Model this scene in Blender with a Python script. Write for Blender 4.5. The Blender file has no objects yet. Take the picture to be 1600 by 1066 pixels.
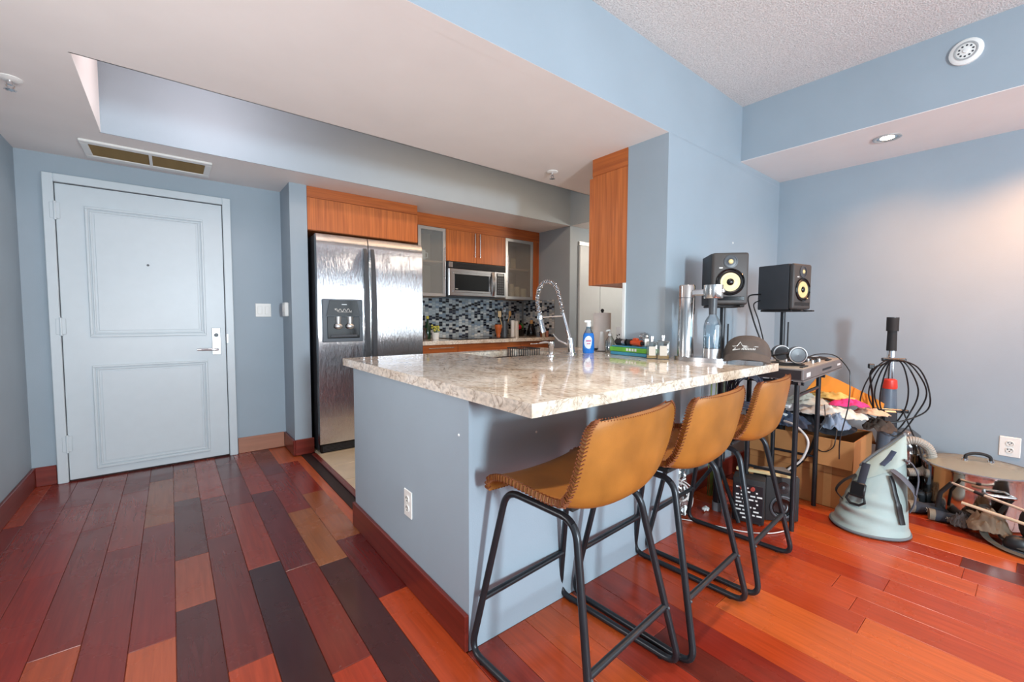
import bpy, bmesh, math, random
from math import sin, cos, pi, radians as R
from mathutils import Vector as V, Matrix as M, noise
random.seed(7)
S = bpy.context.scene
COL = S.collection

# ------------------------------------------------------------------ camera, world, lights, exposure
cam = bpy.data.objects.new('camera', bpy.data.cameras.new('camera'))
COL.objects.link(cam)
YAW, PITCH, ROLL = .6762, .0546, -.0037
fw = V((sin(YAW)*cos(PITCH), cos(YAW)*cos(PITCH), -sin(PITCH)))
rt = V((cos(YAW), -sin(YAW), 0)); up = rt.cross(fw)
cr, sr = cos(ROLL), sin(ROLL)
rx, ux = rt*cr - up*sr, rt*sr + up*cr
cam.matrix_world = M(((rx.x, ux.x, -fw.x, 0), (rx.y, ux.y, -fw.y, 0), (rx.z, ux.z, -fw.z, 1.13), (0, 0, 0, 1)))
cam.data.sensor_width = 36; cam.data.lens = 663.5/1600*36; cam.data.clip_start = .02
S.camera = cam
S.view_settings.view_transform = 'Standard'; S.view_settings.look = 'None'
S.view_settings.gamma = 1; S.view_settings.use_curve_mapping = False
S.view_settings.exposure = 0.14

w = bpy.data.worlds.new('world'); S.world = w; w.use_nodes = True
w.node_tree.nodes['Background'].inputs[0].default_value = (.80, .90, 1, 1)
w.node_tree.nodes['Background'].inputs[1].default_value = 2.2

def lamp(name, kind, loc, power, color, rot=(0, 0, 0), **kw):
    d = bpy.data.lights.new(name, kind); d.energy = power; d.color = color
    for k, v in kw.items(): setattr(d, k, v)
    o = bpy.data.objects.new(name, d); COL.objects.link(o); o.location = loc; o.rotation_euler = rot
    return o
# daylight outside the big living-room window (behind the camera)
lamp('window_daylight', 'AREA', (3.2, -2.62, 1.30), 31, (.80, .93, 1), (R(90), 0, 0), shape='RECTANGLE', size=5.3, size_y=1.6)
lamp('narrow_key_light', 'AREA', (.50, -2.45, 1.32), 120, (.75, .90, 1), (R(90), 0, R(-12)), shape='RECTANGLE', size=.28, size_y=.6)  # narrow panel added to give the stools sharper shadows
# recessed cans along the right soffit (the first one is in view)
for yy, pw in ((.64, 24), (-.06, 84)):
    lamp('downlight_beam', 'SPOT', (3.44, yy, 2.215), pw, (1, .46, .20), (0, 0, 0), spot_size=R(140), spot_blend=.9, shadow_soft_size=.05)
# unseen spots added overhead to brighten the counter, stools and floor
for xx, pw in ((.85, 42), (1.75, 64)):
    lamp('bar_fill_spot', 'SPOT', (xx, .55, 2.58), pw, (1, .87, .74), (0, 0, 0), spot_size=R(88), spot_blend=.7, shadow_soft_size=.06)
# ceiling lamps up inside the recessed tray: entry and kitchen, and one in the pantry passage
lamp('tray_lamp', 'POINT', (.25, 2.95, 2.42), 7, (1, .88, .92), shadow_soft_size=.12)
lamp('kitchen_tray_light', 'AREA', (2.3, 2.64, 2.62), 14, (1, .66, .42), (0, 0, 0), shape='RECTANGLE', size=2.2, size_y=.2)
lamp('pantry_lamp', 'POINT', (4.5, 2.5, 2.0), 25, (1, .86, .72), shadow_soft_size=.12)
# fill lights added without fixtures: one behind the camera, one low in the entry
lamp('living_fill', 'POINT', (.5, -.6, 1.05), 6, (1, .92, .86), shadow_soft_size=.2)
lamp('entry_fill', 'POINT', (-.37, 1.5, .95), 24, (1, .93, .89), shadow_soft_size=.14)

# ------------------------------------------------------------------ materials
def lin(c):
    return tuple((x/255/12.92 if x/255 <= .04045 else ((x/255+.055)/1.055)**2.4) for x in c) + (1,)
def base(name, rough=.5, metal=0, **kw):
    m = bpy.data.materials.new(name); m.use_nodes = True
    b = m.node_tree.nodes['Principled BSDF']
    b.inputs['Roughness'].default_value = rough; b.inputs['Metallic'].default_value = metal
    for k, v in kw.items(): b.inputs[k.replace('_', ' ')].default_value = v
    return m, m.node_tree, b
def N(t, kind, **kw):
    n = t.nodes.new(kind)
    for k, v in kw.items():
        if k in n.inputs: n.inputs[k].default_value = v
        else: setattr(n, k, v)
    return n
def flat(name, col, rough=.5, metal=0, var=.06, scale=14, bump=0, bscale=120, coord='Object', stretch=(1, 1, 1), **kw):
    """one colour with soft noise variation and optional fine relief"""
    m, t, b = base(name, rough, metal, **kw)
    tc = N(t, 'ShaderNodeTexCoord'); mp = N(t, 'ShaderNodeMapping'); mp.inputs['Scale'].default_value = stretch
    t.links.new(tc.outputs[coord], mp.inputs['Vector'])
    n = N(t, 'ShaderNodeTexNoise'); n.inputs['Scale'].default_value = scale; n.inputs['Detail'].default_value = 4
    t.links.new(mp.outputs[0], n.inputs['Vector'])
    r = N(t, 'ShaderNodeValToRGB'); c = lin(col)
    r.color_ramp.elements[0].position = .3; r.color_ramp.elements[1].position = .7
    r.color_ramp.elements[0].color = tuple(x*(1-var) for x in c[:3]) + (1,)
    r.color_ramp.elements[1].color = tuple(min(1, x*(1+var)) for x in c[:3]) + (1,)
    t.links.new(n.outputs['Fac'], r.inputs[0]); t.links.new(r.outputs[0], b.inputs['Base Color'])
    if bump:
        n2 = N(t, 'ShaderNodeTexNoise'); n2.inputs['Scale'].default_value = bscale; n2.inputs['Detail'].default_value = 3
        t.links.new(mp.outputs[0], n2.inputs['Vector'])
        bp = N(t, 'ShaderNodeBump'); bp.inputs['Strength'].default_value = bump; bp.inputs['Distance'].default_value = .004
        t.links.new(n2.outputs['Fac'], bp.inputs['Height']); t.links.new(bp.outputs[0], b.inputs['Normal'])
    return m
def wood(name, col, axis='Z', rough=.35, var=.28, fine=55):
    m, t, b = base(name, rough)
    tc = N(t, 'ShaderNodeTexCoord'); mp = N(t, 'ShaderNodeMapping')
    s = {'X': (.035, 1, 1), 'Y': (1, .035, 1), 'Z': (1, 1, .035)}[axis]
    mp.inputs['Scale'].default_value = s
    t.links.new(tc.outputs['Object'], mp.inputs['Vector'])
    n = N(t, 'ShaderNodeTexNoise'); n.inputs['Scale'].default_value = fine; n.inputs['Detail'].default_value = 5; n.inputs['Distortion'].default_value = .6
    t.links.new(mp.outputs[0], n.inputs['Vector'])
    r = N(t, 'ShaderNodeValToRGB'); c = lin(col)
    r.color_ramp.elements[0].position = .32; r.color_ramp.elements[1].position = .68
    r.color_ramp.elements[0].color = (c[0]*(1-var), c[1]*(1-var*1.3), c[2]*(1-var*1.3), 1)
    r.color_ramp.elements[1].color = (c[0]*(1+var*.5), c[1]*(1+var*.6), c[2]*(1+var*.6), 1)
    t.links.new(n.outputs['Fac'], r.inputs[0]); t.links.new(r.outputs[0], b.inputs['Base Color'])
    return m
def plank_mat():
    m, t, b = base('floor_boards', .2)
    b.inputs['Specular IOR Level'].default_value = .55
    oi = N(t, 'ShaderNodeObjectInfo'); g = N(t, 'ShaderNodeNewGeometry')
    ad = N(t, 'ShaderNodeVectorMath', operation='ADD')
    ml = N(t, 'ShaderNodeMath', operation='MULTIPLY'); ml.inputs[1].default_value = 37
    t.links.new(oi.outputs['Random'], ml.inputs[0]); t.links.new(g.outputs['Position'], ad.inputs[0]); t.links.new(ml.outputs[0], ad.inputs[1])
    mp = N(t, 'ShaderNodeMapping'); mp.inputs['Scale'].default_value = (1, .05, 1); t.links.new(ad.outputs[0], mp.inputs['Vector'])
    n = N(t, 'ShaderNodeTexNoise'); n.inputs['Scale'].default_value = 70; n.inputs['Detail'].default_value = 5; n.inputs['Distortion'].default_value = .8
    t.links.new(mp.outputs[0], n.inputs['Vector'])
    r = N(t, 'ShaderNodeMapRange'); r.inputs[1].default_value = .3; r.inputs[2].default_value = .7; r.inputs[3].default_value = .84; r.inputs[4].default_value = 1.16
    t.links.new(n.outputs['Fac'], r.inputs[0])
    mx = N(t, 'ShaderNodeMix', data_type='RGBA', blend_type='MULTIPLY'); mx.inputs[0].default_value = 1
    t.links.new(oi.outputs['Color'], mx.inputs[6]); t.links.new(r.outputs[0], mx.inputs[7]); t.links.new(mx.outputs[2], b.inputs['Base Color'])
    n2 = N(t, 'ShaderNodeTexNoise'); n2.inputs['Scale'].default_value = 5; n2.inputs['Detail'].default_value = 5
    t.links.new(g.outputs['Position'], n2.inputs['Vector'])
    r2 = N(t, 'ShaderNodeMapRange'); r2.inputs[1].default_value = .3; r2.inputs[2].default_value = .7; r2.inputs[3].default_value = .16; r2.inputs[4].default_value = .33
    t.links.new(n2.outputs['Fac'], r2.inputs[0]); t.links.new(r2.outputs[0], b.inputs['Roughness'])
    bp = N(t, 'ShaderNodeBump'); bp.inputs['Strength'].default_value = .03; bp.inputs['Distance'].default_value = .002
    t.links.new(n.outputs['Fac'], bp.inputs['Height']); t.links.new(bp.outputs[0], b.inputs['Normal'])
    return m
def granite(name='granite'):
    m, t, b = base(name, .06); b.inputs['Specular IOR Level'].default_value = .55
    g = N(t, 'ShaderNodeNewGeometry'); mp = N(t, 'ShaderNodeMapping'); mp.inputs['Scale'].default_value = (1.2, .8, 1.2); mp.inputs['Rotation'].default_value = (0, 0, .5)
    t.links.new(g.outputs['Position'], mp.inputs['Vector'])
    n1 = N(t, 'ShaderNodeTexNoise'); n1.inputs['Scale'].default_value = 3.2; n1.inputs['Detail'].default_value = 9; n1.inputs['Distortion'].default_value = 1.6
    n2 = N(t, 'ShaderNodeTexNoise'); n2.inputs['Scale'].default_value = 60; n2.inputs['Detail'].default_value = 6
    n3 = N(t, 'ShaderNodeTexNoise'); n3.inputs['Scale'].default_value = 5; n3.inputs['Detail'].default_value = 8; n3.inputs['Distortion'].default_value = 2.4
    for n in (n1, n2, n3): t.links.new(mp.outputs[0], n.inputs['Vector'])
    r1 = N(t, 'ShaderNodeValToRGB'); e = r1.color_ramp.elements
    e[0].position = .3; e[0].color = lin((206, 184, 160)); e[1].position = .72; e[1].color = lin((245, 237, 226))
    x = e.new(.5); x.color = lin((236, 222, 204))
    t.links.new(n1.outputs['Fac'], r1.inputs[0])
    r2 = N(t, 'ShaderNodeValToRGB'); e = r2.color_ramp.elements
    e[0].position = .34; e[0].color = (.35, .33, .32, 1); e[1].position = .58; e[1].color = (1, 1, 1, 1)
    t.links.new(n2.outputs['Fac'], r2.inputs[0])
    r3 = N(t, 'ShaderNodeValToRGB'); e = r3.color_ramp.elements   # thin dark veins
    e[0].position = .485; e[0].color = (1, 1, 1, 1); e[1].position = .53; e[1].color = (1, 1, 1, 1)
    x = e.new(.505); x.color = (.42, .33, .27, 1)
    t.links.new(n3.outputs['Fac'], r3.inputs[0])
    m1 = N(t, 'ShaderNodeMix', data_type='RGBA', blend_type='MULTIPLY'); m1.inputs[0].default_value = .45
    m2 = N(t, 'ShaderNodeMix', data_type='RGBA', blend_type='MULTIPLY'); m2.inputs[0].default_value = .7
    t.links.new(r1.outputs[0], m1.inputs[6]); t.links.new(r2.outputs[0], m1.inputs[7])
    t.links.new(m1.outputs[2], m2.inputs[6]); t.links.new(r3.outputs[0], m2.inputs[7]); t.links.new(m2.outputs[2], b.inputs['Base Color'])
    return m
def popcorn():
    m, t, b = base('popcorn_ceiling', .95)
    g = N(t, 'ShaderNodeNewGeometry'); v = N(t, 'ShaderNodeTexNoise'); v.inputs['Scale'].default_value = 140; v.inputs['Detail'].default_value = 3
    t.links.new(g.outputs['Position'], v.inputs['Vector'])
    r = N(t, 'ShaderNodeValToRGB'); r.color_ramp.elements[0].position = .35; r.color_ramp.elements[1].position = .62
    r.color_ramp.elements[0].color = lin((205, 203, 200)); r.color_ramp.elements[1].color = lin((238, 236, 233))
    t.links.new(v.outputs['Fac'], r.inputs[0]); t.links.new(r.outputs[0], b.inputs['Base Color'])
    bp = N(t, 'ShaderNodeBump'); bp.inputs['Strength'].default_value = .8; bp.inputs['Distance'].default_value = .006
    t.links.new(v.outputs['Fac'], bp.inputs['Height']); t.links.new(bp.outputs[0], b.inputs['Normal'])
    return m
def vcol(name, rough=.2, **kw):
    m, t, b = base(name, rough, **kw)
    a = N(t, 'ShaderNodeAttribute'); a.attribute_name = 'Col'
    t.links.new(a.outputs['Color'], b.inputs['Base Color'])
    return m
def glassy(name, col=(235, 240, 240), mixf=.25, rough=.02, frosted=False):
    """thin clear or frosted sheet: transparent mixed with a glossy / diffuse skin"""
    m = bpy.data.materials.new(name); m.use_nodes = True; t = m.node_tree
    for n in list(t.nodes): t.nodes.remove(n)
    o = N(t, 'ShaderNodeOutputMaterial'); tr = N(t, 'ShaderNodeBsdfTransparent'); mx = N(t, 'ShaderNodeMixShader')
    tr.inputs[0].default_value = lin(col)
    if frosted:
        s = N(t, 'ShaderNodeBsdfPrincipled'); s.inputs['Base Color'].default_value = lin(col); s.inputs['Roughness'].default_value = rough
    else:
        s = N(t, 'ShaderNodeBsdfGlossy'); s.inputs['Roughness'].default_value = rough
    mx.inputs[0].default_value = mixf
    nz = N(t, 'ShaderNodeTexNoise'); nz.inputs['Scale'].default_value = 40
    fr = N(t, 'ShaderNodeLayerWeight'); fr.inputs[0].default_value = .3
    ma = N(t, 'ShaderNodeMath', operation='MULTIPLY_ADD'); ma.inputs[1].default_value = .15 if frosted else .5; ma.inputs[2].default_value = mixf
    t.links.new(fr.outputs['Fresnel'], ma.inputs[0]); t.links.new(ma.outputs[0], mx.inputs[0])
    t.links.new(tr.outputs[0], mx.inputs[1]); t.links.new(s.outputs[0], mx.inputs[2]); t.links.new(mx.outputs[0], o.inputs[0])
    return m
def glow(name, col, strength):
    m, t, b = base(name, .5)
    b.inputs['Emission Color'].default_value = lin(col); b.inputs['Emission Strength'].default_value = strength
    return m

PAINT = flat('blue_grey_paint', (158, 172, 182), .55, var=.03, scale=3, bump=.10, bscale=220)
CEIL = flat('flat_ceiling_paint', (240, 236, 233), .8, var=.02, scale=4)
POP = popcorn()
WHITE = flat('white_gloss_paint', (208, 218, 223), .35, var=.015)
PLANK = plank_mat()
SUB = flat('dark_joint', (38, 16, 12), .6)
BASEW = wood('baseboard_wood', (122, 46, 36), 'X', .3, .3, 40)
BASEWY = wood('baseboard_wood_y', (112, 40, 31), 'Y', .3, .3, 40)
CHERRY = wood('cherry_wood', (196, 110, 54), 'Z', .38, .26, 60)
CHERRYX = wood('cherry_wood_cross', (190, 104, 48), 'X', .38, .26, 60)
CHERRYY = wood('cherry_wood_side', (190, 104, 48), 'Y', .38, .26, 60)
GRAN = granite()
STEEL = flat('brushed_steel', (196, 196, 198), .24, 1, var=.05, scale=30, stretch=(1, 1, .04))
STEELD = flat('fridge_steel', (216, 216, 219), .10, 1, var=.03, scale=26, stretch=(12, 12, .2), bump=.5, bscale=60)
CHROME = flat('chrome', (225, 226, 228), .08, 1, var=.01)
ALU = flat('satin_aluminium', (212, 214, 214), .35, .85, var=.02)
DGREY = flat('dark_grey_plastic', (70, 73, 78), .35, var=.05)
BLACK = flat('black_plastic', (24, 24, 26), .4, var=.08)
MBLACK = flat('matt_black', (34, 33, 34), .7, var=.1, bump=.15, bscale=300)
BMETAL = flat('black_tube_metal', (42, 44, 48), .32, .35, var=.1)
GLOSSB = flat('gloss_black', (12, 12, 14), .08, var=.02)
LEATHER = flat('tan_leather', (156, 100, 40), .36, var=.2, scale=9, bump=.10, bscale=420)
STITCH = flat('saddle_stitch', (122, 62, 22), .7)
TILEF = flat('beige_floor_tile', (214, 198, 170), .3, var=.08, scale=9)
OUTW = flat('outlet_plastic', (238, 236, 230), .35, var=.01)
CARD = flat('cardboard', (178, 122, 72), .85, var=.06, scale=6, bump=.08, bscale=40)
GLASS = glassy('clear_glass')
FROST = glassy('frosted_glass', (232, 234, 232), .16, .3, True)
YELLOW = flat('speaker_cone_yellow', (222, 204, 146), .4, var=.05)
PORCEL = flat('white_plastic', (240, 240, 236), .3, var=.01)

# ------------------------------------------------------------------ mesh builder
class B:
    def __init__(s): s.bm = bmesh.new()
    def _t(s, vs, mat):
        if mat is not None: bmesh.ops.transform(s.bm, matrix=mat, verts=vs)
    def box(s, x0, x1, y0, y1, z0, z1, bev=0, seg=1, mat=None, col=None):
        r = bmesh.ops.create_cube(s.bm, size=1)['verts']
        for v in r: v.co = V(((x0+x1)/2+v.co.x*(x1-x0), (y0+y1)/2+v.co.y*(y1-y0), (z0+z1)/2+v.co.z*(z1-z0)))
        if bev:
            es = list({e for v in r for e in v.link_edges})
            g = bmesh.ops.bevel(s.bm, geom=es, offset=bev, segments=seg, profile=.5, affect='EDGES')
            r = list({v for f in g['faces'] for v in f.verts} | {v for v in r if v.is_valid})
        s._t(r, mat)
        if col is not None: s._c(r, col)
        return s
    def _c(s, vs, col):
        l = s.bm.loops.layers.float_color.get('Col') or s.bm.loops.layers.float_color.new('Col')
        for f in {f for v in vs for f in v.link_faces}:
            for lp in f.loops: lp[l] = col
    def ring(s, pts): return [s.bm.verts.new(p) for p in pts]
    def skin(s, rings, closed_u=True, cap=True, closed_v=False):
        n = len(rings[0])
        seq = list(zip(rings[:-1], rings[1:])) + ([(rings[-1], rings[0])] if closed_v else [])
        for a, b in seq:
            for i in range(n if closed_u else n-1):
                j = (i+1) % n
                try: s.bm.faces.new((a[i], a[j], b[j], b[i]))
                except ValueError: pass
        if cap and closed_u and not closed_v:
            for r in (rings[0][::-1], rings[-1]):
                if len(set(r)) > 2: s.bm.faces.new(r)
    def cyl(s, p0, p1, r0, r1=None, n=14): return s.tube([p0, p1], [r0, r0 if r1 is None else r1], n)
    def tube(s, pts, r, n=8, closed=False, flat=1, cap=True):
        pts = [V(p) for p in pts]; m = len(pts); rs = r if isinstance(r, (list, tuple)) else [r]*m
        T = []
        for i in range(m):
            a = pts[i-1] if (i or closed) else pts[i]; b = pts[(i+1) % m] if (i < m-1 or closed) else pts[i]
            d = b-a; T.append(d.normalized() if d.length > 1e-9 else V((0, 0, 1)))
        u = T[0].orthogonal().normalized()
        if flat != 1 and abs(T[0].z) < .95: u = T[0].cross(V((0, 0, 1))).normalized()
        rings = []
        for i in range(m):
            if i:
                q = T[i-1].rotation_difference(T[i]); u = (q @ u)
                u = (u - T[i]*u.dot(T[i])).normalized()
            v = T[i].cross(u)
            rings.append(s.ring([pts[i] + (u*cos(2*pi*k/n) + v*sin(2*pi*k/n)*flat)*rs[i] for k in range(n)]))
        s.skin(rings, cap=cap, closed_v=closed); return s
    def lathe(s, prof, n=24, c=(0, 0, 0), mat=None):
        rings = []
        for r, z in prof:
            rings.append(s.ring([(max(r, 1e-4)*cos(2*pi*k/n), max(r, 1e-4)*sin(2*pi*k/n), z) for k in range(n)]))
        s.skin(rings, cap=False)
        vs = [v for r in rings for v in r]; s._t(vs, M.Translation(c) @ (mat or M()))
        return s
    def prism(s, poly, z0, z1, mat=None):
        a = s.ring([(x, y, z0) for x, y in poly]); b = s.ring([(x, y, z1) for x, y in poly])
        s.skin([a, b]); s._t(a+b, mat); return s
    def ball(s, c, r, n=16, mat=None):
        if not isinstance(r, (tuple, list)): r = (r, r, r)
        vs = bmesh.ops.create_uvsphere(s.bm, u_segments=n, v_segments=max(6, n//2), radius=1)['verts']
        for v in vs: v.co = V((v.co.x*r[0], v.co.y*r[1], v.co.z*r[2]))
        s._t(vs, M.Translation(c) @ (mat or M())); return s
    def grid(s, f, nu, nv, thick=0):
        """surface f(u,v) -> point; with thickness when asked"""
        P = [[V(f(i/nu, j/nv)) for j in range(nv+1)] for i in range(nu+1)]
        top = [s.ring(r) for r in P]
        for i in range(nu):
            for j in range(nv): s.bm.faces.new((top[i][j], top[i+1][j], top[i+1][j+1], top[i][j+1]))
        if thick:
            Q = []
            for i in range(nu+1):
                row = []
                for j in range(nv+1):
                    du = P[min(i+1, nu)][j]-P[max(i-1, 0)][j]; dv = P[i][min(j+1, nv)]-P[i][max(j-1, 0)]
                    row.append(P[i][j] - du.cross(dv).normalized()*thick)
                Q.append(row)
            bot = [s.ring(r) for r in Q]
            for i in range(nu):
                for j in range(nv): s.bm.faces.new((bot[i][j], bot[i][j+1], bot[i+1][j+1], bot[i+1][j]))
            for i in range(nu):
                s.bm.faces.new((top[i][0], bot[i][0], bot[i+1][0], top[i+1][0])); s.bm.faces.new((top[i+1][nv], bot[i+1][nv], bot[i][nv], top[i][nv]))
            for j in range(nv):
                s.bm.faces.new((top[0][j+1], bot[0][j+1], bot[0][j], top[0][j])); s.bm.faces.new((top[nu][j], bot[nu][j], bot[nu][j+1], top[nu][j+1]))
        return s
    def obj(s, name, mat, parent=None, smooth=0, loc=None, rot=None):
        me = bpy.data.meshes.new(name)
        bmesh.ops.recalc_face_normals(s.bm, faces=s.bm.faces); s.bm.to_mesh(me); s.bm.free()
        if smooth: me.shade_smooth(); me.set_sharp_from_angle(angle=R(smooth))
        me.materials.append(mat)
        o = bpy.data.objects.new(name, me); COL.objects.link(o)
        if parent: o.parent = parent
        if loc: o.location = loc
        if rot: o.rotation_euler = rot
        return o

def tag(o, label=None, cat=None, group=None, kind=None):
    if label: o['label'] = label
    if cat: o['category'] = cat
    if group: o['group'] = group
    if kind: o['kind'] = kind
    return o
def thing(name, loc, label, cat, rotz=0, group=None, kind=None):
    o = bpy.data.objects.new(name, None); COL.objects.link(o); o.location = loc; o.rotation_euler = (0, 0, rotz); o.empty_display_size = .05
    return tag(o, label, cat, group, kind)
def struct(o, label, cat='structure'): return tag(o, label, cat, None, 'structure')
def BX(*a, **k): return B().box(*a, **k)
def copy_tree(o, parent=None):
    c = o.copy(); COL.objects.link(c)
    if parent: c.parent = parent
    for ch in list(o.children): copy_tree(ch, c)
    return c
def arc_path(pts, rad, k=6):
    """polyline with rounded corners; returns points and the middle index of each corner"""
    pts = [V(p) for p in pts]; out = [pts[0]]; mids = []
    for i in range(1, len(pts)-1):
        a = (pts[i-1]-pts[i]).normalized(); b = (pts[i+1]-pts[i]).normalized()
        p0 = pts[i]+a*rad; p1 = pts[i]+b*rad
        for j in range(k+1):
            t = j/k; out.append(p0*(1-t)**2 + pts[i]*2*t*(1-t) + p1*t*t)
            if j == k//2: mids.append(len(out)-1)
    out.append(pts[-1]); return out, mids
def spline(pts, k=8, closed=False):
    P = [V(p) for p in pts]; n = len(P); out = []
    for i in range(n if closed else n-1):
        p0 = P[i-1] if (i or closed) else P[i]; p1 = P[i]; p2 = P[(i+1) % n]; p3 = P[(i+2) % n] if (i+2 < n or closed) else p2
        for j in range(k):
            t = j/k
            out.append(.5*((2*p1)+(p2-p0)*t+(2*p0-5*p1+4*p2-p3)*t*t+(3*p1-p0-3*p2+p3)*t**3))
    if not closed: out.append(P[-1])
    return out

# ------------------------------------------------------------------ room shell
XL, YD, ZC, ZH, YS, XR, XSF, ZSB = -.746, 4.119, 2.194, 2.613, 1.382, 3.89, 3.1765, 2.2356
YB = -2.5     # rear (window) wall
# floor: sub-floor with every board a part
floor = struct(BX(XL-.1, 6.0, YB-.1, 4.6, -.06, -.006).obj('floor', flat('floor_beyond', (178, 84, 44), .3, var=.2, scale=6, stretch=(8, .6, 1))), 'glossy red-brown wooden board floor of the entry and living area', 'floor')
PW = .1275
PAL = [(120, 34, 22), (134, 44, 27), (110, 28, 20), (144, 50, 29), (154, 58, 31), (126, 38, 25), (94, 25, 19)]
PALR = [(160, 58, 24), (176, 74, 30), (150, 49, 22), (168, 64, 26), (138, 44, 22), (182, 84, 36)]
def plank(x0, y0, y1, col):
    me = B().box(0, PW-.0016, 0, y1-y0-.0016, -.012, 0, bev=.0012).obj('plank', PLANK, floor)
    me.location = (x0, y0, 0); me.color = lin(col)
    return me
MANUAL = {  # rows near the camera on the entry side: (cut, colour) from near to far
    -3: [(1.0, (86, 34, 30)), (2.02, (150, 72, 46)), (3.1, (100, 42, 36)), (4.119, (110, 50, 42))],
    -2: [(1.0, (86, 34, 30)), (2.75, (96, 38, 34)), (3.6, (112, 52, 44)), (4.119, (96, 44, 38))],
    -1: [(.9, (110, 50, 40)), (1.869, (160, 82, 54)), (2.95, (98, 40, 36)), (3.75, (140, 86, 62)), (4.119, (84, 40, 36))],
    0: [(1.1, (120, 50, 38)), (2.026, (66, 34, 36)), (2.458, (142, 74, 56)), (3.262, (74, 40, 40)), (3.934, (136, 78, 62)), (4.119, (90, 40, 36))],
    1: [(.8, (100, 40, 30)), (1.572, (156, 66, 42)), (2.6, (84, 40, 38)), (3.2, (96, 46, 42)), (4.119, (128, 66, 54))],
    2: [(1.0, (92, 34, 28)), (2.166, (48, 26, 30)), (2.972, (118, 56, 42)), (3.5, (98, 44, 40)), (4.119, (84, 38, 36))],
    3: [(1.358, (164, 58, 32)), (2.054, (98, 40, 32)), (3.1, (84, 34, 34)), (4.119, (128, 62, 50))],
    4: [(1.0, (150, 62, 36)), (2.004, (58, 28, 28)), (2.67, (150, 94, 58)), (3.4, (110, 44, 34)), (4.119, (92, 34, 30))],
    5: [(1.0, (170, 70, 36)), (1.624, (178, 72, 34)), (2.188, (84, 26, 24)), (2.9, (150, 88, 54)), (3.62, (120, 48, 34))],
}
rp = random.Random(11)
for k in range(-7, 31):
    x0 = -.02 + k*PW
    if k in MANUAL:
        cuts = [(.15, (120, 50, 36))] + MANUAL[k]; y = -.75
        for c, col in cuts: plank(x0, y, c, (col[0]*1.06 if col[0] < 130 else col[0]*.92, col[1]*.85, col[2]*.74)); y = c
        continue
    left = x0 < .6
    ymax = 4.119 if left else (1.165 if x0 < 2.0 else 1.382)
    if x0 < -.72: x0 += 0
    y = -.75 if left else -.95 + rp.random()*.5 - .4
    while y < ymax - .12:
        L = .45 + rp.random()*(.75 if left else 1.0); y1 = min(y+L, ymax)
        if ymax - y1 < .25: y1 = ymax
        t = (x0 - .7)/1.1 if not left else 0
        pal = PALR if rp.random() < t+.25 and not left else PAL
        col = rp.choice(pal)
        if not left and rp.random() < .12: col = (92, 34, 26)
        plank(x0, y, y1, col); y = y1
# kitchen tiles and threshold strip
kf = struct(BX(.80, 5.2, 2.30, 4.4, -.005, -.001).obj('floor_kitchen', SUB), 'beige tiled kitchen floor behind the grey half wall', 'floor')
for i in range(6):
    for j in range(5):
        t = BX(0, .326, 0, .326, 0, .006, bev=.002).obj('tile', TILEF, kf); t.location = (.905+i*.33, 2.32+j*.33, -.001)
struct(BX(.865, .903, 2.30, 3.70, 0, .012, bev=.004).obj('trim_1', BASEWY), 'dark wooden threshold strip between boards and kitchen tiles', 'threshold')

struct(BX(XL-.12, XL, YB, YD+.1, 0, ZH+.1).obj('wall_left', PAINT), 'blue grey wall left of the entrance door', 'wall')
struct(BX(XL, .7586, YD, YD+.12, 0, ZC).obj('wall_back', PAINT), 'blue grey wall around the white entrance door', 'wall')
struct(BX(.7586, .8864, 3.7664, 4.5, 0, ZC).obj('wall_column', PAINT), 'narrow blue grey wall end left of the refrigerator', 'wall')
struct(BX(.8864, 3.75, 4.32, 4.44, 0, ZC).obj('wall_kitchen', PAINT), 'kitchen back wall behind mosaic splashback and cabinets', 'wall')
struct(BX(3.633, 3.75, 3.46, 4.32, 0, ZC).obj('wall_kitchen_side', PAINT), 'grey brown side wall right of the kitchen wall cabinets', 'wall')
struct(BX(3.75, 5.3, 3.46, 3.58, 0, ZC).obj('wall_pantry', PAINT), 'pale wall holding the white pantry door', 'wall')
struct(BX(5.2, 5.3, 1.66, 3.46, 0, ZC).obj('wall_pantry_side', PAINT), 'wall at the far end of the pantry passage', 'wall')
struct(BX(2.254, 5.3, YS, 1.6575, 0, ZC).obj('wall_partition', PAINT), 'pale blue partition wall behind the speakers', 'wall')
struct(BX(XL, 5.3, YS, 1.46, ZC, ZH+.1).obj('wall_header', PAINT), 'blue band of wall above the low ceiling', 'wall')
struct(BX(5.9, 6.0, YB, -.9, 0, ZH).obj('wall_far_right', PAINT), 'far right wall of the living room behind the camera', 'wall')
struct(BX(XR+.12, 6.0, -1.02, -.9, 0, ZH).obj('wall_return', PAINT), 'wall return behind the right wall', 'wall')
struct(BX(XR, XR+.12, -.9, YS, 0, ZH).obj('wall_right', PAINT), 'grey living room wall behind vacuum and steel pot', 'wall')
struct(B().box(.7535, 2.068, 1.165, 1.29, 0, .86).box(.7535, .88, 1.29, 2.294, 0, .86).box(2.068, 2.2535, 1.382, 1.50, 0, .86).obj('wall_peninsula', PAINT), 'grey painted half wall carrying the granite bar counter', 'wall')
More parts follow.
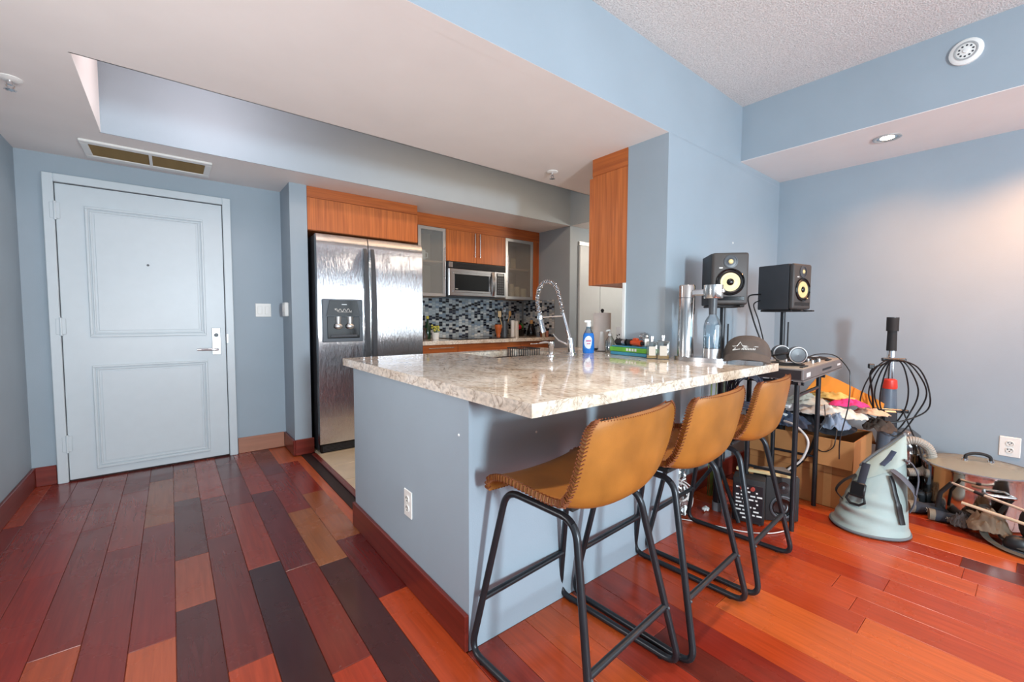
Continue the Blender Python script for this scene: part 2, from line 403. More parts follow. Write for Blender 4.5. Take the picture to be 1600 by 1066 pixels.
# low ceiling with its recessed tray
c = B()
c.box(XL, 5.3, 1.46, 2.509, ZC, ZC+.06); c.box(XL, 5.3, 3.466, 4.5, ZC, ZC+.06)
c.box(XL, -.29, 2.509, 3.466, ZC, ZC+.06); c.box(3.64, 5.3, 2.509, 3.466, ZC, ZC+.06); c.box(XL, 5.3, 1.382, 1.46, ZC-.0005, ZC)
struct(c.obj('ceiling_low', CEIL), 'smooth low ceiling over entry and kitchen', 'ceiling')
struct(BX(-.3, 3.66, 2.5, 3.48, 2.66, 2.72).obj('ceiling_tray', CEIL), 'raised lid of the recessed ceiling tray', 'ceiling')
struct(BX(-.29, 3.64, 3.46, 3.466, ZC, 2.66).obj('wall_tray_back', PAINT), 'long painted far side of the ceiling tray', 'wall')
struct(BX(-.29, 3.64, 2.503, 2.509, ZC, 2.66).obj('wall_tray_front', PAINT), 'near side of the ceiling tray', 'wall')
struct(BX(-.29, -.284, 2.509, 3.46, ZC, 2.66).obj('wall_tray_left', CEIL), 'short white left end of the ceiling tray', 'wall')
struct(BX(3.633, 3.64, 2.509, 3.46, ZC, 2.66).obj('wall_tray_right', PAINT), 'right end of the ceiling tray above the pantry passage', 'wall')
struct(BX(XL-.1, 6.0, YB-.1, YS, ZH, ZH+.1).obj('ceiling', POP), 'high white popcorn textured living room ceiling', 'ceiling')
struct(BX(XSF, XR, -.9, YS, ZSB+.004, ZH).obj('wall_soffit', PAINT), 'blue grey face of the dropped soffit on the right', 'wall')
struct(BX(XSF, XR, -.9, YS, ZSB, ZSB+.0035).obj('ceiling_soffit', CEIL), 'white underside of the dropped soffit on the right', 'ceiling')
# rear wall with the big window (behind the camera)
WX0, WX1, WZ0, WZ1 = .2, 5.85, .48, 2.1
c = B(); c.box(XL-.1, WX0, YB-.12, YB, 0, ZH); c.box(WX1, 6.0, YB-.12, YB, 0, ZH); c.box(WX0, WX1, YB-.12, YB, 0, WZ0); c.box(WX0, WX1, YB-.12, YB, WZ1, ZH)
struct(c.obj('wall_rear', PAINT), 'rear living room wall around the window', 'wall')
c = B(); c.box(WX0, WX1, YB-.09, YB-.03, WZ0, WZ0+.05); c.box(WX0, WX1, YB-.09, YB-.03, WZ1-.05, WZ1)
for x in (WX0, 1.82, 3.15, 4.5, WX1-.05): c.box(x, x+.05, YB-.09, YB-.03, WZ0, WZ1)
struct(c.obj('window_1', ALU), 'wide living room window frame', 'window')

# baseboards
BH = .128
def bb(name, a, lab, m): struct(BX(*a, bev=.003).obj(name, m), lab, 'baseboard')
bb('baseboard_left', (XL, XL+.016, YB, YD, 0, BH), 'red brown baseboard along the left wall', BASEWY)
bb('baseboard_back', (XL+.016, -.632, YD-.016, YD, 0, BH), 'short baseboard left of the entrance door', BASEW)
bb('baseboard_back_right', (.402, .7426, YD-.016, YD, 0, BH), 'paler baseboard between entrance door and wall end', flat('pale_baseboard', (176, 122, 98), .35, var=.12, scale=8, stretch=(.2, 1, 3)))
bb('baseboard_column_side', (.7426, .7586, 3.75, YD-.016, 0, BH), 'baseboard on the narrow side of the wall end', BASEWY)
bb('baseboard_column', (.7586, .902, 3.7504, 3.7664, 0, BH), 'dark red baseboard round the wall end by the refrigerator', BASEW)
bb('baseboard_peninsula', (.7375, .7535, 1.165, 2.30, 0, BH), 'dark red baseboard along the end of the half wall', BASEWY)
bb('baseboard_right', (XR-.016, XR, -.9, YS, 0, BH), 'baseboard along the right living room wall', BASEWY)
bb('baseboard_partition', (2.30, XR-.016, YS-.016, YS, 0, BH), 'baseboard along the partition wall behind the speakers', BASEW)

# ------------------------------------------------------------------ entrance door
d = thing('door_1', (-.115, YD, 0), 'white two panel entrance door with white frame and lever handle', 'door', kind='structure')
BX(-.512, -.46, -.035, 0, 0, 2.066, bev=.004).obj('jamb', WHITE, d); BX(.457, .512, -.035, 0, 0, 2.066, bev=.004).obj('jamb', WHITE, d)
BX(-.46, .457, -.035, 0, 2.012, 2.066, bev=.004).obj('head', WHITE, d)
leaf = BX(-.456, .453, -.022, -.001, .012, 2.006, bev=.003).obj('door_leaf', WHITE, d)
BX(-.462, .459, -.004, -.0005, 0, 2.014).obj('shadow_gap', SUB, d)
for z0, z1 in ((.065, .79), (.985, 1.875)):
    m = B()
    for a, wd, h in ((0, .016, .012), (.022, .012, .007)):
        x0, x1, y = -.32+a, .33-a, -.022
        m.box(x0, x1, y-h, y, z0+a, z0+a+wd, bev=.003); m.box(x0, x1, y-h, y, z1-a-wd, z1-a, bev=.003)
        m.box(x0, x0+wd, y-h, y, z0+a+wd, z1-a-wd, bev=.003); m.box(x1-wd, x1, y-h, y, z0+a+wd, z1-a-wd, bev=.003)
    m.obj('panel_moulding', WHITE, leaf)
    BX(-.275, .285, -.0255, -.022, z0+.045, z1-.045, bev=.002).obj('door_panel', WHITE, leaf)
for z in (.265, 1.06, 1.825):
    h = B().cyl((-.458, -.032, z-.06), (-.458, -.032, z+.06), .009, n=10); h.box(-.482, -.434, -.037, -.030, z-.052, z+.052, bev=.002)
    h.obj('hinge', WHITE, d, 40)
pl = BX(.362, .42, -.031, -.022, .83, 1.04, bev=.003).obj('lock_plate', ALU, d)
B().cyl((.391, -.03, .875), (.391, -.072, .875), .013).tube([(.40, -.072, .875), (.36, -.075, .875), (.268, -.066, .876)], [.012, .011, .009], 10).obj('lever', CHROME, pl, 40)
B().cyl((.391, -.03, .985), (.391, -.040, .985), .016).box(.387, .395, -.046, -.04, .972, .998).obj('keyhole', DGREY, pl, 40)
B().cyl((-.003, -.0255, 1.502), (-.003, -.031, 1.502), .008).obj('peephole', DGREY, leaf)
BX(.458, .470, -.04, -.034, .92, .99, bev=.001).obj('strike_plate', CHROME, d)

# light switch, entry keypad, ceiling vent, sprinklers, smoke alarm, downlight, outlets
def duplex(name, loc, rotz, label, kind='outlet', two=False, wd=.036, ht=.058):
    t = thing(name, loc, label, kind, rotz)
    BX(-wd*(1.6 if two else 1), wd*(1.6 if two else 1), -.006, 0, -ht, ht, bev=.003).obj('plate', OUTW, t)
    if two:
        for x in (-.027, .027):
            BX(x-.017, x+.017, -.010, -.006, -.034, .034, bev=.003).obj('rocker', OUTW, t)
    else:
        for z in (-.02, .02):
            s = B().lathe([(.0165, 0), (.0165, .003), (.015, .0035)], 16, (0, -.0062, z), M.Rotation(R(90), 4, 'X')).obj('socket', OUTW, t, 40)
            h = B(); h.box(-.008, -.005, -.0105, -.0095, z+.002, z+.009); h.box(.005, .008, -.0105, -.0095, z+.002, z+.009); h.cyl((0, -.0095, z-.006), (0, -.0105, z-.006), .0028, n=8)
            h.obj('slots', BLACK, s)
    return t
duplex('light_switch', (.611, YD, 1.186), 0, 'double white rocker light switch beside the entrance door', 'switch', True, ht=.056)
duplex('wall_outlet', (.7535, 1.625, .352), -pi/2, 'small white outlet low on the grey half wall', 'outlet')
duplex('wall_outlet', (XR, .087, .37), -pi/2, 'white outlet on the right wall above the steel pot', 'outlet', wd=.043, ht=.060)
duplex('wall_outlet', (3.545, 4.309, 1.13), 0, 'pale outlet on the mosaic splashback', 'outlet')
t = thing('entry_keypad', (.7586, 3.93, 1.19), 'small white keypad box on the wall end near the entrance', 'keypad', -pi/2)
BX(-.05, .05, -.03, 0, -.055, .06, bev=.005).obj('housing', OUTW, t); BX(-.032, .032, -.034, -.03, -.02, .04, bev=.002).obj('flap', OUTW, t)
t = thing('ceiling_vent', (-.0725, 3.826, ZC), 'long return air grille in the low ceiling above the door', 'vent')
f = B()
for a in ((-.33, .33, -.183, -.13), (-.33, .33, .118, .183), (-.33, -.292, -.13, .118), (.292, .33, -.13, .118)): f.box(a[0], a[1], a[2], a[3], -.014, 0, bev=.004)
f.obj('frame', PORCEL, t); BX(-.008, .008, -.13, .118, -.014, -.003).obj('divider', PORCEL, t)
FILT = flat('dusty_filter', (150, 128, 84), .9, var=.3, scale=40, stretch=(.2, 1, 1))
for x0, x1 in ((-.292, -.008), (.008, .292)): BX(x0, x1, -.13, .118, -.004, 0).obj('filter', FILT, t)
for i in range(15):
    BX(-.292, .292, -.0015, .0015, -.010, -.003).obj('louvre', flat('louvre_tan', (140, 118, 78), .8) if i == 0 else bpy.data.materials['louvre_tan'], t, loc=(0, -.12+i*.0165, 0))
def sprinkler(loc, label):
    t = thing('sprinkler_head', loc, label, 'sprinkler')
    B().lathe([(.001, 0), (.04, 0), (.042, -.004), (.03, -.010), (.001, -.011)], 24).obj('escutcheon', PORCEL, t, 40)
    B().cyl((0, 0, -.01), (0, 0, -.03), .009, n=10).tube([(-.012, 0, -.022), (-.013, 0, -.036), (-.004, 0, -.048)], .003, 6).tube([(.012, 0, -.022), (.013, 0, -.036), (.004, 0, -.048)], .003, 6).obj('yoke', CHROME, t, 40)
    d = B().lathe([(.001, -.052), (.014, -.052), (.014, -.049), (.001, -.048)], 16)
    for k in range(8):
        a = k*pi/4; d.box(-.003, .003, .012, .021, -.052, -.0495, mat=M.Rotation(a, 4, 'Z'))
    d.obj('deflector', CHROME, t)
sprinkler((-.53, 2.94, ZC), 'ceiling sprinkler at the left, above the entry')
sprinkler((2.2, 2.28, ZC), 'ceiling sprinkler over the kitchen sink')
t = thing('smoke_alarm', (XSF, .30, 2.478), 'round white alarm disc on the blue soffit face', 'alarm', -pi/2)
B().lathe([(.001, 0), (.062, 0), (.062, .012), (.05, .02), (.001, .02)], 32, (0, 0, 0), M.Rotation(R(90), 4, 'X')).obj('housing', PORCEL, t, 40)
B().lathe([(.040, 0), (.044, .002), (.040, .003), (.036, .002)], 28, (0, -.02, 0), M.Rotation(R(90), 4, 'X')).obj('ring', flat('grey_ring', (170, 172, 172), .5), t, 40)
g = B()
for k in range(10):
    a = k*2*pi/10+.2; g.cyl((.026*cos(a), -.0195, .026*sin(a)), (.026*cos(a), -.0215, .026*sin(a)), .0045, n=8)
g.obj('holes', DGREY, t); B().lathe([(.001, 0), (.012, 0), (.010, .006), (.001, .007)], 16, (0, -.02, 0), M.Rotation(R(90), 4, 'X')).obj('button', PORCEL, t, 40)
t = thing('recessed_downlight', (3.44, .64, ZSB), 'lit recessed downlight in the white soffit', 'light')
B().lathe([(.05, -.0005), (.068, -.0005), (.068, -.007), (.06, -.009), (.05, -.004)], 32).obj('trim_ring', ALU, t, 40)
B().lathe([(.001, -.001), (.034, -.001), (.034, -.004), (.001, -.004)], 24).obj('lit_lens', glow('lit_lens', (255, 236, 200), 14), t)
B().lathe([(.034, -.001), (.05, -.001), (.05, -.003), (.034, -.002)], 24).obj('reflector', CHROME, t)
t = thing('wall_plug_dot', (3.092, YS, 1.66), 'tiny white filled screw hole on the pale partition wall', 'screw plug')
B().lathe([(.001, -.001), (.008, 0), (.006, .003), (.001, .004)], 10, (0, 0, 0), M.Rotation(R(90), 4, 'X')).obj('plug', PORCEL, t)

for loc, rz, lb in (((.7535, 1.227, .73), -pi/2, 'tiny white screw dot near the top corner of the half wall end'), ((1.053, 1.165, .704), 0, 'tiny white screw dot on the bar front under the counter')):
    t = thing('wall_plug_dot', loc, lb, 'screw plug', rz)
    B().lathe([(.001, -.001), (.005, 0), (.004, .002), (.001, .003)], 10, (0, 0, 0), M.Rotation(R(90), 4, 'X')).obj('plug', PORCEL, t)

# ------------------------------------------------------------------ granite counter
c = B()
for a in ((.745, 2.447, .843, 1.382), (.745, 2.2535, 1.382, 1.95), (.745, 1.46, 1.95, 2.34), (1.98, 2.2535, 1.95, 2.34), (.745, 2.2535, 2.34, 2.445), (2.2535, 3.62, 1.6585, 2.30)):
    c.box(a[0], a[1], a[2], a[3], .8605, .90)
tag(c.obj('bar_counter', GRAN), 'long beige veined granite bar counter with sink cutout', 'counter')
t = thing('kitchen_sink', (1.72, 2.145, .86), 'undermounted steel sink in the granite counter', 'sink')
b = B()
b.box(-.26, .26, -.195, .195, -.2, -.19); b.box(-.27, -.26, -.205, .205, -.2, -.001); b.box(.26, .27, -.205, .205, -.2, -.001); b.box(-.26, .26, -.205, -.195, -.2, -.001); b.box(-.26, .26, .195, .205, -.2, -.001)
b.obj('basin', STEEL, t); B().lathe([(.001, -.188), (.04, -.188), (.045, -.19), (.001, -.19)], 20).obj('drain', CHROME, t, 40)
t = thing('dish_rack', (1.90, 2.27, .67), 'black wire dish rack standing in the steel sink', 'rack')
b = B()
for z in (.0, .12, .245): b.tube([(-.07, -.12, z+.006), (.07, -.12, z+.006), (.07, .06, z+.006), (-.07, .06, z+.006)], .004, 6, closed=True)
for i in range(8):
    y = -.115+i*.024
    for x in (-.07, .07): b.cyl((x, y, .005), (x, y, .25), .003, n=6)
b.obj('wires', MBLACK, t, 40)
# cabinet behind the partition, hanging over the counter
t = thing('wall_cabinet', (2.256, 1.659, 1.355), 'cherry wall cabinet hung on the back of the partition, side on', 'cabinet')
BX(0, 1.2, 0, .285, 0, .825).obj('carcass', CHERRY, t); BX(-.002, 1.2, .285, .31, -.002, .715, bev=.001).obj('door', CHERRY, t)
BX(-.004, 1.2, .001, .284, .727, .8385).obj('crown_panel', CHERRYY, t)
struct(BX(2.243, 3.5, 1.658, 1.676, .9015, 1.354).obj('trim_2', PORCEL), 'thin white splash panel under the hanging cabinet', 'trim')
# pantry door
t = thing('door_2', (4.2, 3.46, 0), 'white folding pantry door beyond the kitchen counter', 'door', kind='structure')
for x0, x1 in ((-.425, -.056), (-.05, .40)): BX(x0, x1, -.03, -.004, .01, 1.985, bev=.003).obj('door_leaf', WHITE, t)
BX(-.425, .40, -.02, -.002, 1.99, 2.03).obj('track', ALU, t)
BX(.402, .44, -.01, 0, 0, 2.03).obj('jamb', DGREY, t)
BX(-.42, -.38, -.034, -.03, 1.0, 1.03, bev=.003).obj('pull', ALU, t, loc=(.2, 0, .0))

# ------------------------------------------------------------------ refrigerator
t = thing('refrigerator', (1.385, 3.65, 0), 'stainless side by side refrigerator with dispenser', 'refrigerator')
BX(-.46, .46, .07, .66, .02, 1.80, bev=.004).obj('body', flat('fridge_side_grey', (64, 66, 70), .45, var=.03), t)
def fdoor(x0, x1):
    # slightly crowned door skin, rounded at the top
    b = B(); nx, nz = 12, 26
    def prof(v):
        z = .082+v*(1.803-.082); top = max(0, (v-.955)/.045); bot = max(0, (.012-v)/.012)
        return z, .022*top**2.4 + .006*bot
    rings = []
    for j in range(nz+1):
        v = 1-(1-j/nz)**1.8
        z, dy = prof(v); row = []
        for i in range(nx+1):
            u = i/nx; row.append((x0+u*(x1-x0), dy-.004*(1-(2*u-1)**2), z))
        row += [(x1, .062, z), (x0, .062, z)]
        rings.append(b.ring(row))
    b.skin(rings); return b
ld = fdoor(-.462, -.049).obj('freezer_door', STEELD, t, 35); rd = fdoor(-.042, .464).obj('fresh_food_door', STEELD, t, 35)
def fhandle(x, s, par):
    pts = [V((x, -.012-.045*sin(pi*i/16)**.6, .55+i*(1.165/16))) for i in range(17)]
    rings = B(); rr = []
    for i, p in enumerate(pts):
        wx = .013+.006*sin(pi*i/16)
        rr.append(rings.ring([(p.x-wx, p.y, p.z), (p.x+wx, p.y, p.z), (p.x+wx, p.y+.016, p.z), (p.x-wx, p.y+.016, p.z)]))
    rings.skin(rr); rings.obj('handle', DGREY, par, 30)
fhandle(-.074, 1, ld); fhandle(-.012, -1, rd)
dp = BX(-.432, -.104, -.014, .02, .925, 1.28, bev=.006).obj('dispenser', flat('dispenser_grey', (96, 104, 112), .3), ld)
BX(-.395, -.135, -.017, -.014, .955, 1.135, bev=.003).obj('recess', GLOSSB, dp)
b = B(); b.prism([(-.40, 1.14), (-.13, 1.14), (-.155, 1.27), (-.375, 1.27)], 0, .012, M.Rotation(R(90), 4, 'X') @ M.Identity(4)).obj('control_panel', GLOSSB, dp, loc=(0, -.012, 0))
for x in (-.31, -.215):
    B().ball((x, -.03, 1.055), (.034, .02, .026), 14).cyl((x, -.022, 1.07), (x, -.022, 1.135), .02, .026).obj('paddle', ALU, dp, 40)
BX(-.37, -.155, -.022, -.016, .965, .985, bev=.002).obj('drip_tray', DGREY, dp)
wv = [(-.335+i*.006, -.026, 1.188+.012*sin(i*1.15)+.0035*sin(i*.5)) for i in range(23)]
B().tube(wv, .0022, 5).tube([(-.34, -.026, 1.2), (-.31, -.026, 1.172), (-.2, -.026, 1.172)], .0012, 5).obj('script_mark', PORCEL, dp)
B().box(-.28, -.24, -.0255, -.024, 1.232, 1.237).obj('brand_strip', ALU, dp)
BX(.33, .41, -.013, -.009, 1.735, 1.748, bev=.001).obj('badge', ALU, rd)
gr = BX(-.455, .46, .02, .06, .006, .078, bev=.003).obj('base_grille', BLACK, t)
for i in range(5): BX(-.44, .45, .014, .02, .016+i*.011, .021+i*.011).obj('slot_rib', DGREY, gr)
B().cyl((-.44, .02, .012), (-.44, .05, .012), .012, n=10).obj('foot', DGREY, t)
# cabinet above the refrigerator
t = thing('overhead_cabinet', (1.385, 3.773, 1.842), 'cherry cabinet bridging the top of the refrigerator', 'cabinet')
BX(-.495, .48, .02, .54, 0, .351).obj('carcass', CHERRY, t); BX(-.495, .48, 0, .0195, .003, .262, bev=.001).obj('door', CHERRY, t); BX(-.495, .48, .002, .0195, .265, .351).obj('crown_panel', CHERRYX, t)
# upper cabinets
FY = 3.988
t = thing('crown_board', (2.80, FY, 2.07), 'horizontal cherry board above the kitchen wall cabinets', 'trim board')
BX(-.90, .832, 0, .02, 0, .1235).obj('board', CHERRYX, t)
def glass_cab(x0, x1, hx, label):
    t = thing('glass_cabinet', (x0, FY, 1.352), label, 'cabinet', group=None); w_ = x1-x0; h = .716
    b = B(); b.box(0, .016, .022, .33, 0, h); b.box(w_-.016, w_, .022, .33, 0, h); b.box(.016, w_-.016, .022, .33, 0, .016); b.box(.016, w_-.016, .022, .33, h-.016, h); b.box(.016, w_-.016, .318, .33, .016, h-.016)
    b.obj('carcass', wood('cabinet_inner', (176, 150, 126), 'Z', .5, .1), t)
    BX(.016, w_-.016, .05, .318, .36, .378).obj('shelf', wood('cabinet_shelf', (196, 160, 130), 'X', .5, .1), t)
    dr = B(); fwid = .034
    dr.box(0, w_, 0, .02, 0, fwid, bev=.002); dr.box(0, w_, 0, .02, h-fwid, h, bev=.002); dr.box(0, fwid, 0, .02, fwid, h-fwid, bev=.002); dr.box(w_-fwid, w_, 0, .02, fwid, h-fwid, bev=.002)
    dd = dr.obj('door', ALU, t); BX(fwid-.004, w_-fwid+.004, .008, .012, fwid-.004, h-fwid+.004).obj('glass_pane', FROST, dd)
    B().cyl((hx, -.028, .19), (hx, -.028, .52), .005, n=10).cyl((hx, -.028, .21), (hx, 0, .21), .004, n=8).cyl((hx, -.028, .50), (hx, 0, .50), .004, n=8).obj('handle', STEEL, dd, 40)
    return t
glass_cab(1.976, 2.296, .296, 'aluminium framed frosted glass cabinet next to the refrigerator')
glass_cab(3.10, 3.532, .018, 'aluminium framed frosted glass cabinet right of the microwave')
t = thing('wall_cabinet', (2.30, FY, 1.735), 'two door cherry wall cabinet above the microwave', 'cabinet')
BX(0, .772, .02, .33, 0, .333).obj('carcass', CHERRY, t)
for x0, x1, hx in ((.002, .385, .352), (.388, .796, .418)):
    dd = BX(x0, x1, 0, .019, .002, .333, bev=.001).obj('door', CHERRY, t)
    B().cyl((hx, -.03, .06), (hx, -.03, .32), .006, n=10).cyl((hx, -.03, .08), (hx, 0, .08), .004, n=8).cyl((hx, -.03, .30), (hx, 0, .30), .004, n=8).obj('handle', STEEL, dd, 40)
struct(BX(3.534, 3.632, FY+.005, FY+.025, 1.352, 2.07).obj('trim_3', CHERRY), 'red cherry filler strip against the side wall', 'trim')
# things behind the frosted glass
def cup(name, loc, r, h, m, label, cat, prof=None, grp=None):
    t = thing(name, loc, label, cat, group=grp)
    B().lathe(prof or [(.001, 0), (r*.85, 0), (r, h*.15), (r, h), (r*.92, h), (r*.92, h*.1), (.001, h*.08)], 18).obj('body', m, t, 40)
    return t
t = cup('mug', (2.06, 4.08, 1.731), .04, .10, PORCEL, 'white mug on the shelf of the glass cabinet by the refrigerator', 'mug')
B().tube([(.038, 0, .08), (.068, 0, .075), (.068, 0, .03), (.038, 0, .022)], .006, 6).obj('handle', PORCEL, t, 40)
JAR = flat('jar_cream', (222, 205, 170), .4, var=.15)
cup('storage_jar', (3.24, 4.06, 1.369), .035, .17, JAR, 'tall cream jar at the left in the right glass cabinet', 'jar')
cup('storage_jar', (3.33, 4.06, 1.369), .04, .14, JAR, 'middle cream jar in the right glass cabinet', 'jar')
cup('storage_jar', (3.43, 4.06, 1.369), .04, .12, JAR, 'shortest cream jar at the right in the glass cabinet', 'jar')
cup('glass_tumbler', (3.30, 4.10, 1.731), .035, .12, JAR, 'pale tumbler on the upper shelf of the right glass cabinet', 'tumbler')
# microwave
t = thing('microwave', (2.305, 3.945, 1.36), 'stainless over the range microwave under the cherry cabinet', 'microwave')
BX(0, .765, .03, .37, 0, .37).obj('housing', DGREY, t)
dd = BX(.002, .60, 0, .03, .005, .295, bev=.006, seg=2).obj('door', STEEL, t)
BX(.075, .52, -.003, 0, .065, .235, bev=.003).obj('window', GLOSSB, dd)
for a in ((.05, .545, .235, .26), (.05, .545, .042, .065)): BX(a[0], a[1], -.006, 0, a[2], a[3], bev=.002).obj('window_frame', STEEL, dd)
pts = [(.575, -.01-.03*sin(pi*i/10), .02+i*.0265) for i in range(11)]
b = B(); rr = []
for i, p in enumerate(pts):
    wx = .012+.02*sin(pi*i/10); rr.append(b.ring([(p[0]-wx, p[1], p[2]), (p[0]+.012, p[1]-.004, p[2]), (p[0]+.016, p[1]+.012, p[2]), (p[0]-wx, p[1]+.010, p[2])]))
b.skin(rr); b.obj('handle', STEEL, dd, 40)
cp = BX(.603, .763, .002, .03, .005, .295, bev=.003).obj('control_panel', STEEL, t)
BX(.632, .745, -.001, .002, .03, .28, bev=.002).obj('keypad', BLACK, cp); BX(.645, .732, -.003, -.001, .25, .273).obj('display', flat('display_grey', (176, 180, 178), .3), cp)
for i in range(7):
    for j in range(3): BX(.645+j*.031, .669+j*.031, -.003, -.001, .045+i*.028, .062+i*.028).obj('key', DGREY, cp)
vg = BX(.002, .765, .004, .03, .299, .368, bev=.003).obj('vent_grille', BLACK, t)
for i in range(5): BX(.06, .76, -.002, .004, .307+i*.011, .312+i*.011).obj('slat', MBLACK, vg)
BX(.004, .05, -.002, .004, .305, .362).obj('vent_end', STEEL, vg)
B().box(.08, .11, -.0045, -.003, .075, .08).obj('badge', PORCEL, dd)
# base cabinets and rear counter
c = B(); c.box(1.862, 3.631, 3.695, 4.31, .862, .90)
tag(c.obj('rear_counter', GRAN), 'granite worktop along the kitchen back wall', 'counter')
t = thing('base_cabinet', (1.87, 3.725, 0), 'cherry base cabinets with drawers under the rear worktop', 'cabinet')
BX(0, 1.76, .02, .58, .1, .86).obj('carcass', CHERRYX, t)
BX(0, 1.76, .06, .1, 0, .1).obj('plinth', BLACK, t)
for x0, x1, hh in ((.002, .408, 1), (.412, 1.25, 0), (1.254, 1.758, 1)):
    dr = BX(x0, x1, 0, .019, .70, .855, bev=.001).obj('drawer' if hh else 'false_front', CHERRYX, t)
    if hh:
        xm = (x0+x1)/2; B().cyl((xm-.14, -.03, .828), (xm+.14, -.03, .828), .006, n=10).cyl((xm-.12, -.03, .828), (xm-.12, 0, .828), .004, n=8).cyl((xm+.12, -.03, .828), (xm+.12, 0, .828), .004, n=8).obj('handle', STEEL, dr, 40)
    BX(x0, x1, 0, .019, .105, .696, bev=.001).obj('door', CHERRY, t)
t = thing('cooktop', (2.70, 4.0, .901), 'black glass cooktop under the microwave', 'cooktop')
BX(-.37, .37, -.24, .24, 0, .006, bev=.002).obj('glass_top', GLOSSB, t)
for x, y, r in ((-.2, -.11, .07), (.2, -.11, .09), (-.2, .11, .09), (.2, .11, .07)): B().lathe([(r-.004, .0062), (r, .0062), (r, .0072), (r-.004, .0072)], 24).obj('burner_ring', DGREY, t, loc=(x, y, 0))
# mosaic splashback: small glass tiles, one mesh of countless tesserae on a grey grout bed

GROUT = flat('grout', (150, 152, 150), .8)
rm = random.Random(5); cols = [lin(x) for x in ((30, 32, 42), (44, 50, 66), (140, 156, 172), (176, 186, 192), (200, 205, 206), (156, 166, 172), (212, 213, 210), (184, 192, 196))]
def tess(p0, ax, wdt, hgt, out, z, col):
    p = [p0+V((0, 0, z)), p0+ax*wdt+V((0, 0, z)), p0+ax*wdt+V((0, 0, z+hgt)), p0+V((0, 0, z+hgt))]
    o_ = [q+out*.003 for q in p]; i_ = [q + (sum(o_, V())/4-q-out*.003).normalized()*.0 for q in p]
    va = b.ring(p); vb = b.ring(o_)
    fs = [b.bm.faces.new(vb)]
    for k in range(4): fs.append(b.bm.faces.new((va[k], va[(k+1) % 4], vb[(k+1) % 4], vb[k])))
    for f_ in fs:
        for lp in f_.loops: lp[L] = col
TESS = vcol('mosaic_glass', .15)
for (o0, ax, ln, out, bed, lab) in ((V((1.862, 4.312, .902)), V((1, 0, 0)), 1.762, V((0, -1, 0)), (1.86, 3.6235, 4.312, 4.3195, .901, 1.351), 'long mosaic splashback of dark, blue and pale small tiles'),
                          (V((3.6255, 3.702, .902)), V((0, 1, 0)), .605, V((-1, 0, 0)), (3.6255, 3.6325, 3.70, 4.319, .901, 1.351), 'short return of mosaic splashback on the side wall')):
    t = thing('mosaic_splashback', (o0.x, o0.y, .902), lab, 'splashback')
    BX(*bed).obj('grout', GROUT, t, loc=-t.location)
    b = B(); b.bm.loops.layers.float_color.new('Col'); L = b.bm.loops.layers.float_color['Col']
    n = int(ln/.044)
    for i in range(n):
        z = -.022 if i % 2 else -.008
        while z < .45:
            zz = max(z, .0005); h2 = min(z+.0235, .449)-zz
            if h2 > .003: tess(o0+ax*(i*.044), ax, .0405, h2, out, zz, cols[rm.randrange(2)] if rm.random() < .30 else cols[2+rm.randrange(6)])
            z += .0275
    tag(b.obj('tesserae', TESS, t, loc=-t.location), kind='stuff')

# ------------------------------------------------------------------ bar stools
PROF = [(.166, .574, .205), (.160, .598, .213), (.10, .614, .219), (0, .608, .224), (-.10, .597, .230), (-.170, .600, .236), (-.212, .637, .238), (-.230, .702, .237), (-.240, .780, .233), (-.247, .842, .222), (-.250, .868, .192)]
PS = spline([(p[2], p[0], p[1]) for p in PROF], 4)
def shell_pt(u, v, off=0):
    n = len(PS)-1; f = min(v*n, n-1e-6); i = int(f); q = PS[i].lerp(PS[i+1], f-i)
    tn = (PS[min(i+2, n)]-PS[max(i-1, 0)]); ty, tz = tn.y, tn.z; l = math.hypot(ty, tz); ny, nz = tz/l, -ty/l      # inner normal (up on the seat, forward on the back)
    s_ = 2*u-1; lift = (.016 + .034*math.exp(-((v-.56)/.2)**2) + .022*max(0, v-.55))*abs(s_)**2.4 + off
    return V((q.x*s_, q.y+ny*lift, q.z+nz*lift))
